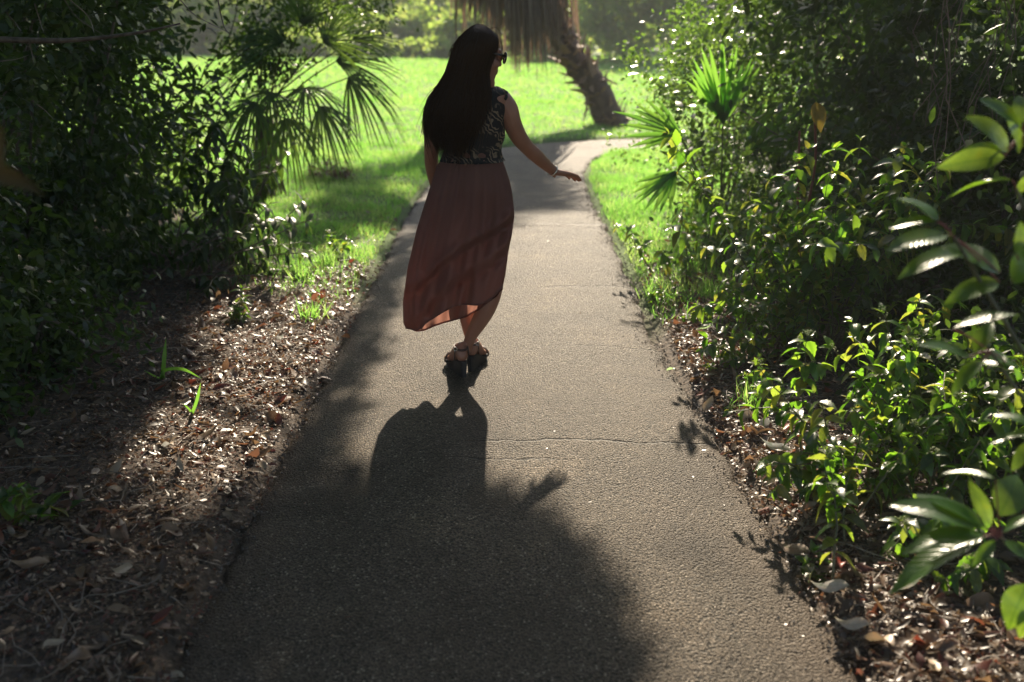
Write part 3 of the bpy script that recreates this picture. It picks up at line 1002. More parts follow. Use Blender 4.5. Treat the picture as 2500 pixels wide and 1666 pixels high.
# feet in wedge sandals
SHO = []
for (hx, hy, tx, ty) in ((1134, 928, 1085, 876), (1147, 914, 1187, 869)):
    H, T_ = G(hx, hy), G(tx, ty)
    u = norm(T_ - H)
    SHO.append((H, u, np.array([u[1], -u[0], 0.0])))


def sh(i, x, y, z):
    H, u, w = SHO[i]
    return H + u * x + w * y + np.array([0, 0, z + .012])


for i, ank in ((0, V(1140, 850, 4.645)), (1, V(1152, 846, 4.72))):
    body.append(limb([(*ank, .027), (*sh(i, .055, 0, .135), .03), (*sh(i, .034, 0, .102), .029)], 12, 4))
    body.append(limb([(*sh(i, .06, 0, .13), .03), (*sh(i, .115, 0, .095), .03), (*sh(i, .165, 0, .057), .026), (*sh(i, .19, 0, .05), .022)], 12, 4))
    for k_, (yy, ll) in enumerate(((.03, .222), (.012, .236), (-.004, .232), (-.018, .225), (-.031, .214))):
        yy = yy if i == 0 else -yy
        body.append(limb([(*sh(i, .175, yy * .8, .046), .012), (*sh(i, ll - .02, yy, .045), .0095), (*sh(i, ll, yy, .041), .0085)], 8, 3))
bvv, bqq = merge(body)
remeshed('body', bvv, bqq, .0042, 3, M['skin'], person)

# printed sleeveless top
tr_ = [(a - 5, b_ + 5, py, Y, ry + .009) for a, b_, py, Y, ry in TOR[1:9]] + [(1077, 1231, 393, YB, .115)]
tr_ = [(a, min(b_, 1240) if py < 270 else b_, py, Y, ry) for a, b_, py, Y, ry in tr_]
tr_[0] = (1128, 1216, 212, YB, .068)
tv_, tq_ = loft(rows_interp(tr_, 6), 96, False)
ang = np.arctan2(tv_[:, 1] - V(1150, 300, YB)[1], tv_[:, 0] - V(1150, 300, YB)[0])
low = np.clip((V(1150, 330, YB)[2] - tv_[:, 2]) / .1, 0, 1)
tv_[:, 0] += .005 * np.sin(ang * 11) * low + .003 * np.sin(tv_[:, 2] * 60 + ang * 3)
tv_[:, 1] += .006 * np.cos(ang * 9 + tv_[:, 2] * 20) * low
o_top = part('top', tv_, np.array(tq_), M['top'], person)
# frilled armhole edge
fr = []
for k in range(26):
    a = k / 25
    pz = V(1229 + 8 * math.sin(a * 2.6), 221 + 22 * a, YB - .02 - .05 * a + .03 * math.sin(k * 1.9) * .2)
    fr.append(pz + np.array([.004 * math.sin(k * 2.3), 0, .004 * math.cos(k * 2.1)]))
part('armhole_frill', *tube(catmull(fr, 2), .0035, 6, False), M['top'], o_top)

# skirt: falls from the waist, blown to the left, hem lifted on the right
nT, nS = 60, 144
Lp = np.array([(376, 1086), (392, 1076), (406, 1066), (444, 1054), (480, 1042), (560, 1018), (655, 998), (735, 987), (790, 988), (812, 1000), (830, 1006)])
Rp = np.array([(376, 1219), (392, 1227), (406, 1232), (444, 1244), (476, 1250), (527, 1256), (572, 1251), (608, 1244), (671, 1235), (719, 1224), (770, 1210), (830, 1195)])
near_hem = np.array([(985, 800), (1007, 806), (1030, 800), (1055, 780), (1085, 762), (1109, 748), (1141, 742), (1167, 745), (1190, 736), (1205, 724), (1221, 700), (1240, 640)])
far_hem = np.array([(985, 800), (1010, 808), (1030, 806), (1060, 797), (1097, 786), (1150, 772), (1190, 745), (1221, 705), (1240, 640)])
sv = []
for i in range(nT):
    t_ = i / (nT - 1)
    for j in range(nS):
        th = 2 * math.pi * j / nS
        c, s = math.cos(th), math.sin(th)
        fx_ = 1105 + 118 * c
        hem = np.interp(fx_, *(near_hem if s < 0 else far_hem).T)
        py = 377 + (hem - 377) * t_
        a, b_ = np.interp(py, *Lp.T), np.interp(py, *Rp.T)
        fold = .55 * math.sin(5 * th + 3.2 * t_ * 1.4 + 1.0) + .4 * math.sin(9 * th - 4.5 * t_ + 2.2) + .22 * math.sin(16 * th + 5 * t_)
        fold += .5 * math.sin(27 * th + 2 * math.sin(3 * th) + 1.5 * t_) * math.exp(-t_ * 2.2) + .3 * math.sin(19 * th - 3 * t_ + 1.2 * math.sin(5 * th))
        amp = (.045 + .155 * t_ ** 1.1) * (1 - .75 * abs(c) ** 3)
        px = (a + b_) / 2 + (b_ - a) / 2 * c * (1 + .04 * fold * t_)
        ry = .092 + .06 * min(1, t_ * 4) - .015 * t_
        Y = YB + .01 - .11 * t_ ** 1.5 + ry * s * (1 + amp * 1.7 * fold)
        # gathered swag sweeping from the right hip down to the left
        dgn = (t_ - .42) - .34 * (.5 - .5 * c)
        if s < 0:
            Y -= .034 * math.exp(-(dgn / .035) ** 2) - .03 * math.exp(-((dgn - .075) / .04) ** 2)
            Y -= .03 * math.exp(-((dgn - .2) / .045) ** 2) - .025 * math.exp(-((dgn - .29) / .04) ** 2)
        sv.append(V(px, py, Y))
sv = np.array(sv)
ii = []
for i in range(nT - 1):
    for j in range(nS):
        k = (j + 1) % nS
        ii.append((i * nS + j, (i + 1) * nS + j, (i + 1) * nS + k, i * nS + k))
o_sk = part('skirt', sv, np.array(ii), M['skirt'], person)
wb = [V(1152 + 67 * math.cos(a), 379, YB + .095 * math.sin(a)) for a in np.linspace(0, 2 * math.pi, 60)]
part('waistband', *tube(np.array(wb), [(.004, .014)] * 60, 8, False, flat=(0, 0, 1)), M['skirt'], o_sk)
hemv = np.vstack([sv[-nS:], sv[-nS:-nS + 1]])
part('hem', *tube(hemv, [(.0025, .005)] * len(hemv), 6, False, flat=(0, 0, 1)), M['skirt'], o_sk)

# hair
HROW = [(1160, 1178, 60, 4.50, .02), (1145, 1193, 70, 4.50, .066), (1125, 1213, 88, 4.50, .1), (1110, 1216, 108, 4.50, .115), (1104, 1211, 130, 4.5, .115), (1094, 1201, 160, 4.495, .11), (1087, 1195, 182, 4.49, .10),
        (1071, 1192, 209, 4.48, .09), (1051, 1194, 237, 4.46, .085), (1040, 1180, 272, 4.445, .078), (1042, 1158, 298, 4.44, .058), (1060, 1138, 318, 4.44, .036), (1084, 1118, 336, 4.44, .014)]
hr = rows_interp(HROW, 5)
hv, hq = loft(hr, 72, True, .55)
cen = np.array([V((a + b_) / 2, py, Y) for a, b_, py, Y, ry in hr])
rowi = np.repeat(np.arange(len(hr)), 72)
thv = np.tile(np.arange(72) * 2 * math.pi / 72, len(hr))
dsp = 1 + .035 * np.sin(thv * 13 + rowi * .12) + .025 * np.sin(thv * 29 + rowi * .2)
hv = cen[rowi] + (hv - cen[rowi]) * (dsp * .97)[:, None]
o_hair = part('hair', hv, hq, M['hair'], person, tint=(thv * 3.1) % 1)
sp, sq, stt, off = [], [], [], 0
r = np.random.default_rng(5)
for k in range(2600):
    th = r.uniform(math.pi * 1.0, math.pi * 2.0) if r.random() < .8 else r.uniform(0, 6.283)
    i0 = int(r.integers(0, 6)) if r.random() < .8 else int(r.integers(6, 30))
    i1 = int(min(len(hr) - 1, r.integers(44, len(hr) + 6)))
    if i1 - i0 < 8: continue
    idx = np.linspace(i0, i1, 14)
    H5 = np.stack([np.interp(idx, np.arange(len(hr)), hr[:, c]) for c in range(5)], 1)
    ths = th + .26 * np.sin(np.linspace(0, 5, 14) + r.uniform(0, 6)) * r.random() * np.linspace(.2, 1, 14)
    fly = r.random() < .05
    ex = 1.0 + r.uniform(-.02, .025) + (np.linspace(0, 1, 14) ** 1.5 * r.uniform(.05, .2) if fly else 0)
    pts = []
    for (a, b_, py, Y, ry), tt, e in zip(H5, ths, np.broadcast_to(ex, 14)):
        c0 = V((a + b_) / 2, py, Y); hw = (V(b_, py, Y)[0] - V(a, py, Y)[0]) / 2
        s = math.sin(tt)
        pts.append(c0 + np.array([hw * math.cos(tt) * e, ry * s * (.55 if s > 0 else 1) * e, 0]))
    pts = np.array(pts)
    pts[-4:] += np.linspace(0, 1, 4)[:, None] * np.array([r.normal(0, .014), r.normal(0, .008), -abs(r.normal(0, .05))])
    w = .0012 if fly else r.uniform(.0008, .0026)
    wr = np.full(14, w); wr[-3:] *= (.8, .5, .15); wr[0] *= .4
    v, q = tube(pts, wr, 3, False)
    sp.append(v); sq.append(q + off); stt.append(np.full(len(v), r.random())); off += len(v)
# loose hairs above the crown
for k in range(180):
    th = r.uniform(0, 6.283); i0 = r.integers(2, 22)
    a, b_, py, Y, ry = hr[i0]
    c0 = V((a + b_) / 2, py, Y); hw = (V(b_, py, Y)[0] - V(a, py, Y)[0]) / 2
    p0 = c0 + np.array([hw * math.cos(th), ry * math.sin(th) * .8, 0]); d = norm(p0 - cen[12] + r.normal(0, .04, 3))
    sg = r.uniform(.4, 1.0) * (1 if math.cos(th) > 0 else -1)
    pts = np.array([p0 + d * .009 * math.sin(u * 2.2) + np.array([.016 * u * sg, 0, -.03 * u * u * r.uniform(.8, 1.2)]) for u in np.linspace(0, 1.3, 7)])
    v, q = tube(pts, .0008, 3, False)
    sp.append(v); sq.append(q + off); stt.append(np.full(len(v), r.random())); off += len(v)
for k in range(34):
    a_ = r.random()
    px0 = [(1106 + 4 * a_, 118 + 40 * a_), (1096 - 4 * a_, 160 + 25 * a_), (1078 + r.normal(0, 8), 196 + 20 * a_)] if k % 2 else [(1052 - 6 * a_, 232 + 30 * a_), (1038 + r.normal(0, 4), 275 + 15 * a_), (1030 + r.normal(0, 6), 312 + 25 * a_)]
    if k % 5 == 0: px0 = [(1150 + 50 * a_, 64 + 10 * a_), (1160 + 52 * a_, 57 + 10 * a_), (1175 + 48 * a_, 62 + 16 * a_)]
    Yh = 4.46 + r.normal(0, .03)
    v, q = tube(catmull(np.array([V(x_, y_, Yh) for x_, y_ in px0]), 5), np.linspace(.0014, .0006, 11), 3, False)
    sp.append(v); sq.append(q + off); stt.append(np.full(len(v), r.random())); off += len(v)
part('hair_strands', np.vstack(sp), np.vstack(sq), M['hair'], o_hair, tint=np.concatenate(stt), kind='stuff')

# sunglasses
gl = []
for s in (-1, 1):
    ring = [hd((s * .034 + .027 * math.cos(a), .112 - .014 * abs(s * .034 + .027 * math.cos(a)) / .06, .004 + .023 * math.sin(a))) for a in np.linspace(0, 2 * math.pi, 25)]
    gl.append(tube(np.array(ring), .0032, 6, False))
    gl.append(tube(np.array([hd((s * .061, .096, .012)), hd((s * .073, .05, .012)), hd((s * .078, -.005, .01)), hd((s * .077, -.02, -.004))]), [(.0022, .005)] * 4, 6, True))
gl.append(tube(np.array([hd((-.009, .111, .008)), hd((0, .113, .012)), hd((.009, .111, .008))]), .0022, 6, True))
o_gl = part('sunglasses', *merge(gl), M['frame'], person)
for s in (-1, 1):
    ring = [hd((s * .034 + .026 * math.cos(a), .1125 - .014 * abs(s * .034 + .026 * math.cos(a)) / .06, .004 + .022 * math.sin(a))) for a in np.linspace(0, 2 * math.pi, 24, endpoint=False)]
    bk = [p_ - (HR @ np.array([0, .002, 0])) for p_ in ring]
    q = [tuple(range(24)), tuple(reversed(range(24, 48)))] + [(k, (k + 1) % 24, 24 + (k + 1) % 24, 24 + k) for k in range(24)]
    part('lens', np.array(ring + bk), q, M['lens'], o_gl, smooth=False)

# bracelet on the outstretched wrist
wc, wd = V(1349, 417, 4.78), norm(V(1356, 423, 4.79) - V(1340, 408, 4.76))
b1 = norm(np.cross(wd, (0, 0, 1))); b2 = np.cross(b1, wd)
part('bracelet', *tube(np.array([wc + (b1 * math.cos(a) + b2 * math.sin(a)) * .0265 for a in np.linspace(0, 2 * math.pi, 28)]), [(.0035, .0035)] * 28, 6, False), M['metal'], person)

# sandals
for i in (0, 1):
    st = [(0.0, .012, .082), (.012, .023, .082), (.05, .03, .078), (.1, .033, .058), (.15, .041, .032), (.185, .045, .027), (.215, .041, .026), (.238, .028, .026), (.248, .01, .026)]
    st = catmull(np.array(st), 3)
    vs = []
    for x, w, z in st:
        w *= .86
        sk = x if x > .02 else .02 - (0.02 - x) * .5
        for (yy, zz) in ((-w * .72, 0), (-w * .84, z * .5), (-w, z - .004), (-w * .9, z), (w * .9, z), (w, z - .004), (w * .84, z * .5), (w * .72, 0)):
            vs.append(sh(i, x, yy, max(0, zz) + (.012 * max(0, (x - .19) / .06) if zz == 0 else 0)))
    q = []
    for a in range(len(st) - 1):
        for b_ in range(8):
            q.append((a * 8 + b_, a * 8 + (b_ + 1) % 8, (a + 1) * 8 + (b_ + 1) % 8, (a + 1) * 8 + b_))
    q += [tuple(range(8)), tuple(reversed(range((len(st) - 1) * 8, len(st) * 8)))]
    o_s = part('sandal', np.array(vs), q, M['sole'], person, smooth=False)
    a_ = [sh(i, .05 + .036 * math.cos(k), .033 * math.sin(k), .142 + .006 * math.cos(k)) for k in np.linspace(0, 2 * math.pi, 24)]
    part('ankle_strap', *tube(np.array(a_), [(.003, .0065)] * 24, 6, False, flat=(0, 0, 1)), M['strap'], o_s)
    a_ = [sh(i, .178, .045 * math.cos(k), .03 + .05 * math.sin(k)) for k in np.linspace(0, math.pi, 16)]
    part('toe_strap', *tube(np.array(a_), [(.014, .003)] * 16, 6, False, flat=(0, 0, 1)), M['strap'], o_s)
    for sd in (-1, 1):
        a_ = [sh(i, .045, sd * .034, .08), sh(i, .04, sd * .036, .11), sh(i, .042, sd * .034, .142)]
        part('heel_strap', *tube(np.array(a_), [(.009, .003)] * 3, 6, True), M['strap'], o_s)
    bc = sh(i, .03, -.034 if i == 0 else .034, .142)
    part('buckle', *tube(np.array([bc + np.array([.009 * math.cos(k), -.004, .009 * math.sin(k)]) for k in np.linspace(0, 2 * math.pi, 13)]), .0018, 6, False), M['metal'], o_s)

# ------------------------------------------------------------------ plants
lf_cheap = leafm(.42, 3, 0, .25, .85, False)
lf_round = leafm(.6, 3, 0, .2, .95, False)
lf_lance = leafm(.3, 3, 0, .35, .8, False)
lf_ser = leafm(.46, 10, .35, .35, .8, True, .22, .012)
lf_ser2 = leafm(.42, 10, .5, .6, .8, True, .22, .02)
lf_big = leafm(.36, 8, .3, .22, .95, True, 0, .01)
lf_big2 = leafm(.42, 8, .22, .4, .9, True, 0, .015)
lf_far = np.array([(0, -.5, 0), (0, .5, 0), (1, .3, -.1), (1, -.3, .1)], float), np.array([(0, 1, 2, 3)])


def stem_path(base, d, length, sag, n=7, wig=.02, r=None):
    r = r or rng
    base, d = np.asarray(base, float), norm(d)
    u = np.linspace(0, 1, n)[:, None]
    P = base + d * length * u + np.array([0, 0, -1.0]) * sag * u ** 2.2
    w = np.cumsum(r.normal(0, wig, (n, 3)), axis=0) * np.linspace(0, 1, n)[:, None]
    return P + w


def mat44(pos, X, Z, s):
    X, Yv, Zv = frames(np.asarray(X, float), np.asarray(Z, float))
    m_ = np.eye(4)
    m_[:3, 0], m_[:3, 1], m_[:3, 2], m_[:3, 3] = X * s, Yv * s, Zv * s, pos
    return Matrix(m_.tolist())


def place_leaves(plant, meshes, L, nmax, tmpl, mat, fol='foliage'):
    """L: list of (pos, X, Z, size). The ones that show largest become leaf objects, the rest one part."""
    if not L: return
    key = [-(l[3] / (l[0][1] + .2)) + 0.02 * rng.random() for l in L]
    order = np.argsort(key)
    for k in order[:nmax]:
        pos, X, Z, s = L[k]
        o = bpy.data.objects.new('leaf', meshes[k % len(meshes)])
        col.objects.link(o)
        o.parent = plant
        o.matrix_basis = mat44(np.asarray(pos) - ORG[plant], X, Z, s)
    rest = [L[k] for k in order[nmax:]]
    if rest:
        v, q, t = scatter(tmpl[0], tmpl[1], [l[0] for l in rest], np.array([l[1] for l in rest]), np.array([l[2] for l in rest]), np.array([l[3] for l in rest]), rng.random(len(rest)))
        part(fol, v, q, mat, plant, t, True, 'stuff')


def stem_leaves(P, l0, l1, step, start=.25, r=None, droop=.5, spin=0.0, pairs=2):
    """opposite leaves along a stem"""
    r = r or rng
    seg = np.r_[0, np.cumsum(np.linalg.norm(np.diff(P, axis=0), axis=1))]
    T = norm(np.gradient(P, axis=0))
    out_ = []
    s = seg[-1] * start
    k = 0
    while s < seg[-1]:
        pos = np.array([np.interp(s, seg, P[:, c]) for c in range(3)])
        t_ = np.array([np.interp(s, seg, T[:, c]) for c in range(3)])
        a = norm(np.cross(t_, [0, 0, 1.0]) + 1e-6)
        b_ = np.cross(a, t_)
        ph = k * math.pi / 2 + spin + r.normal(0, .3)
        sz = l0 + (l1 - l0) * r.random()
        for j in range(pairs):
            an = ph + j * 2 * math.pi / pairs
            d = norm(a * math.cos(an) + b_ * math.sin(an) + t_ * .5 + np.array([0, 0, -droop]) + r.normal(0, .18, 3))
            zz = norm(np.array([0, 0, 1.0]) + t_ * .4 + r.normal(0, .25, 3))
            out_.append((pos, d, zz, sz * r.uniform(.8, 1.1)))
        s += step * r.uniform(.8, 1.25)
        k += 1
    tp = P[-1]
    for j in range(3):
        an = j * 2.1 + r.random()
        out_.append((tp, norm(T[-1] + .7 * np.array([math.cos(an), math.sin(an), .1])), norm(np.array([0, 0, 1.0]) + r.normal(0, .3, 3)), l0 * r.uniform(.5, .9)))
    return out_


SER = [mk('serrated_leaf', *lf_ser, M['leaf_mid']), mk('serrated_leaf', *lf_ser2, M['leaf_mid'])]
BIG = [mk('glossy_leaf', *lf_big, M['leaf_big']), mk('glossy_leaf', *lf_big2, M['leaf_big'])]
DRK = [mk('dark_leaf', *leafm(.36, 5, .3, .4, .85, True), M['leaf_dark']), mk('dark_leaf', *leafm(.32, 5, .4, .6, .8, True), M['leaf_dark'])]
SML = [mk('small_leaf', *leafm(.5, 4, .3, .2, .95, True), M['leaf_small']), mk('small_leaf', *leafm(.45, 4, .2, .3, .9, True), M['leaf_small'])]


def shrub(name, label, base, stems, l0, l1, step, meshes, tmpl, mat, nobj, group=None, droop=.5, seed=0, flowers=0, stem_r=.005, start=.25, pairs=2, stemmat='stem', cat='shrub'):
    """stems: list of (direction, length, sag, base offset)"""
    r = np.random.default_rng(seed)
    th = thing(name, base, label, cat, group)
    Ls = []
    fl = []
    for (d, ln, sag, off) in stems:
        P = stem_path(np.asarray(base) + np.asarray(off), d, ln, sag, 9, .012, r)
        part('stem', *tube(P, np.linspace(stem_r, stem_r * .35, 9), 5, False), M[stemmat], th)
        Ls += stem_leaves(P, l0, l1, step, start, r, droop, r.random() * 3, pairs)
        for b_ in range(2):
            k = int(r.integers(3, 7))
            P2 = stem_path(P[k], norm(P[k] - P[k - 1]) + r.normal(0, .6, 3) + np.array([0, 0, .2]), ln * r.uniform(.25, .5), sag * .4, 6, .008, r)
            part('stem', *tube(P2, np.linspace(stem_r * .6, stem_r * .25, 6), 4, False), M[stemmat], th)
            Ls += stem_leaves(P2, l0, l1, step, .15, r, droop, r.random() * 3, pairs)
            if r.random() < flowers: fl.append(P2[-1])
        if r.random() < flowers: fl.append(P[-1])
    place_leaves(th, meshes, Ls, nobj, tmpl, mat)
    for f in fl:
        bits = []
        for k in range(16):
            d = norm(r.normal(size=3) + np.array([0, 0, 1.4])) * r.uniform(.014, .028)
            bits.append(ellipsoid(f + d, (.0035, .0035, .003), 5, 4))
        for k in range(5):
            d = norm(r.normal(size=3) + np.array([0, 0, 1.4])) * .02
            bits.append(tube(np.array([f, f + d]), .0008, 3, False))
        part('flower_cluster', *merge(bits), M['flower'], th)
    return th


def fan_stems(n, ln, sag, az0, az1, el0, el1, spread, r):
    out_ = []
    for k in range(n):
        az = az0 + (az1 - az0) * r.random(); el = el0 + (el1 - el0) * r.random()
        d = (math.cos(el) * math.cos(az), math.cos(el) * math.sin(az), math.sin(el))
        out_.append((d, ln * r.uniform(.65, 1.1), sag * r.uniform(.6, 1.3), (r.normal(0, spread), r.normal(0, spread), 0)))
    return out_


def gp(px, py, up=0.0):
    p_ = G(px, py)
    return np.array([p_[0], p_[1], float(gz(p_[0:1], p_[1:2])[0]) + up])


def bush(name, label, c, rad, nleaf, size, mat, tmpl=lf_cheap, nclump=40, spread=.28, seed=0, cat='bush', group=None, stems=6, shell=.55, stemmat='twig', nobj=0, meshes=None, up=.8, low=-.95, stem_r=.012, org=None, fol='foliage'):
    """mass of leaves around clumps that sit through an uneven ellipsoid"""
    r = np.random.default_rng(seed)
    c, rad = np.asarray(c, float), np.asarray(rad, float)
    base = np.array([c[0], c[1], float(gz(c[0:1], c[1:2])[0])]) if org is None else np.asarray(org)
    th = thing(name, base, label, cat, group)
    d = randdir(nclump * 3, r); d = d[d[:, 2] > low][:nclump]
    cc = c + d * rad * (shell + (1.05 - shell) * r.random((len(d), 1))) * (1 + .16 * r.normal(size=(len(d), 1)))
    cc[:, 2] = np.maximum(cc[:, 2], base[2] + .05)
    k = r.integers(0, len(cc), nleaf)
    rs = spread * rad.mean() * (.5 + r.random(len(cc)))
    pos = cc[k] + r.normal(size=(nleaf, 3)) * rs[k][:, None] * .6
    pos[:, 2] = np.maximum(pos[:, 2], base[2] + .02 + .05 * r.random(nleaf))
    X = norm(norm(pos - c) * .6 + r.normal(size=(nleaf, 3)) * .8 + np.array([0, 0, -.25]))
    Z = norm(r.normal(size=(nleaf, 3)) * .7 + np.array([0, 0, up]))
    s = size * r.uniform(.6, 1.25, nleaf)
    nb = min(nobj, nleaf)
    if nb:
        vis = np.argsort(pos[:, 1] + .3 * r.random(nleaf))[:nb * 4]
        vis = r.choice(vis, nb, replace=False)
        for j in vis:
            o = bpy.data.objects.new('leaf', meshes[j % len(meshes)])
            col.objects.link(o); o.parent = th
            o.matrix_basis = mat44(pos[j] - ORG[th], X[j], Z[j], s[j])
        keep = np.ones(nleaf, bool); keep[vis] = False
        pos, X, Z, s = pos[keep], X[keep], Z[keep], s[keep]
    v, q, t = scatter(tmpl[0], tmpl[1], pos, X, Z, s, r.random(len(pos)))
    part(fol, v, q, mat, th, t, True, 'stuff')
    for j in range(stems):
        e = cc[int(r.integers(0, len(cc)))]
        b0 = base + np.array([r.normal(0, .12), r.normal(0, .12), -.03])
        P = catmull(np.array([b0, b0 * .6 + e * .4 + np.array([0, 0, .15]) + r.normal(0, .06, 3), b0 * .25 + e * .75 + r.normal(0, .05, 3), e]), 4)
        part('stem', *tube(P, np.linspace(stem_r, stem_r * .3, len(P)), 6, False), M[stemmat], th)
    return th


# ---- right side: serrated-leaved shrubs
r = np.random.default_rng(101)
shrub('flowering_shrub', 'sunlit shrub with serrated drooping leaves and bud clusters close by on the right', gp(2200, 1280), fan_stems(17, .6, .16, R(0), R(180), R(45), R(82), .17, r) + fan_stems(6, .45, .14, R(150), R(330), R(40), R(65), .14, r),
      .06, .09, .042, SER, lf_ser, M['leaf_mid'], 280, None, .75, 11, .55)
shrub('flowering_shrub', 'taller sprigs of serrated leaves rising behind the near sunlit shrub', gp(2400, 1150), fan_stems(9, .85, .14, R(30), R(200), R(50), R(80), .16, r),
      .06, .095, .045, SER, lf_ser, M['leaf_mid'], 200, None, .75, 12, .4)
shrub('flowering_shrub', 'rounded glossy serrated-leaf shrub halfway along the right verge', gp(1985, 850), fan_stems(20, 1.2, .2, R(0), R(360), R(55), R(86), .17, r),
      .07, .11, .055, SER, lf_ser, M['leaf_mid'], 300, None, .7, 13, .3)
shrub('low_shrub', 'low dark leafy shrub at the foot of the rounded shrub', gp(1905, 900), fan_stems(16, .48, .1, R(0), R(360), R(30), R(75), .14, r),
      .05, .08, .04, SER, lf_ser, M['leaf_mid'], 160, None, .6, 14, .1)
shrub('low_shrub', 'small leafy shrub beside the right grass strip', gp(1745, 690), fan_stems(12, .55, .1, R(0), R(360), R(45), R(85), .16, r),
      .045, .075, .042, SER, lf_ser, M['leaf_mid'], 160, None, .5, 15, 0)
shrub('seedling', 'little green seedling with narrow leaves on the right litter', gp(1850, 985), fan_stems(5, .14, .02, R(0), R(360), R(40), R(80), .02, r),
      .035, .05, .03, SER, lf_ser, M['leaf_mid'], 40, None, .2, 16, 0, .002, cat='seedling')
shrub('seedling', 'low seedling sprouting under the near right shrub', gp(2000, 1215), fan_stems(6, .13, .02, R(0), R(360), R(30), R(70), .02, r),
      .03, .05, .03, SER, lf_ser, M['leaf_mid'], 40, None, .2, 17, 0, .002, cat='seedling')
shrub('seedling', 'two-leaved seedling at the path edge low on the right', gp(1985, 1395), fan_stems(2, .05, .01, R(60), R(160), R(50), R(80), .01, r),
      .05, .07, .06, SER, lf_ser, M['leaf_mid'], 12, None, .1, 18, 0, .002, cat='seedling')
for k, (px, py, lb) in enumerate(((1690, 800, 'tiny green weed among pale litter next to the grass strip'), (1755, 905, 'tiny green weed in the middle of the right litter'), (1625, 745, 'tiny green weed at the tip of the grass strip'))):
    shrub('seedling', lb, gp(px, py), fan_stems(6, .1, .02, R(0), R(360), R(20), R(70), .03, r), .03, .045, .025, SER, lf_ser, M['leaf_mid'], 30, None, .1, 19 + k, 0, .002, cat='seedling')

# ---- right foreground: glossy large-leaved shrub, each leaf placed
gs = thing('glossy_shrub', (1.62, 2.05, 0.02), 'blurred foreground shrub with large glossy oval leaves at the right edge', 'shrub')
WH = [  # (whorl centre px, py, Y, [(base px, py, tip px, py, dY, width)])
    ((2502, 330, 2.25), [(2494, 313, 2408, 222, .05, 1.1), (2461, 372, 2411, 266, -.02, 1.25), (2452, 369, 2338, 360, .04, 1.0), (2452, 383, 2310, 395, -.05, .75), (2500, 300, 2494, 222, .05, 1.2), (2488, 375, 2500, 300, -.04, 1.2), (2510, 330, 2580, 250, .03, 1.0), (2510, 340, 2590, 380, .03, 1.0)]),
    ((2330, 580, 2.15), [(2290, 540, 2221, 456, .05, 1.2), (2286, 540, 2170, 538, .02, .8), (2316, 575, 2175, 582, -.04, 1.0), (2354, 617, 2222, 614, -.08, .6), (2442, 668, 2346, 570, .02, 1.3), (2440, 690, 2330, 700, -.05, .8)]),
    ((2490, 650, 2.0), [(2480, 620, 2505, 545, .0, 1.2), (2470, 690, 2515, 600, -.04, 1.4), (2500, 650, 2600, 600, .0, 1.0)]),
    ((2420, 860, 2.1), [(2366, 872, 2248, 820, .03, .9), (2326, 803, 2480, 742, -.03, .7), (2380, 865, 2422, 775, .04, .9), (2400, 880, 2318, 935, -.03, .8), (2410, 880, 2500, 860, .03, 1.2), (2460, 890, 2400, 870, .05, 1.6)]),
    ((2440, 1312, 1.95), [(2400, 1290, 2206, 1185, .06, .75), (2410, 1290, 2245, 1180, .1, .7), (2420, 1285, 2372, 1175, .04, .7), (2400, 1305, 2222, 1293, -.02, .6), (2400, 1312, 2180, 1366, -.06, .6), (2430, 1320, 2380, 1375, -.05, .7), (2450, 1300, 2510, 1240, .0, .7), (2450, 1320, 2520, 1360, -.05, 1.1), (2430, 1170, 2303, 1132, .08, .55), (2440, 1260, 2500, 1150, .05, 1.2)]),
    ((2560, 1400, 1.9), [(2510, 1425, 2455, 1528, -.04, 1.2), (2530, 1440, 2500, 1560, -.05, 1.0)]),
    ((2560, 1060, 2.05), [(2530, 1058, 2412, 1065, .0, .5), (2520, 1040, 2440, 990, .05, .8), (2530, 1080, 2470, 1130, -.03, .9)]),
    ((2480, 460, 2.3), [(2470, 440, 2300, 434, .1, .22), (2480, 470, 2540, 420, .0, 1.0)])]
basep = np.array([1.62, 2.05, 0.0])
r = np.random.default_rng(55)
for (cx0, cy0, Y), lv in WH:
    c = V(cx0, cy0, Y)
    P = catmull(np.array([basep + r.normal(0, .03, 3) * (1, 1, 0), basep * .5 + c * .5 + np.array([.08, .02, .02]), c]), 6)
    part('stem', *tube(P, np.linspace(.009, .004, len(P)), 6, False), M['stem'], gs)
    for (bx, by, tx, ty, dy, w) in lv:
        A = V(bx, by, Y); B = V(tx, ty, Y + dy)
        part('leaf_stalk', *tube(np.array([c, (c + A) / 2 + np.array([0, 0, .004]), A]), .0018, 4, False), M['red_stem'], gs)
        ln = np.linalg.norm(B - A)
        nz_ = norm(np.array([r.normal(0, .25), (-.8 if cy0 < 500 else -.3) if w > .7 else -.1, .55 + r.random() * .5]))
        o = bpy.data.objects.new('leaf', BIG[int(r.integers(0, 2))]); col.objects.link(o); o.parent = gs
        mm = np.array(mat44(A - ORG[gs], B - A, nz_, ln))
        mm[:3, 1] *= w * 1.25
        o.matrix_basis = Matrix(mm.tolist())

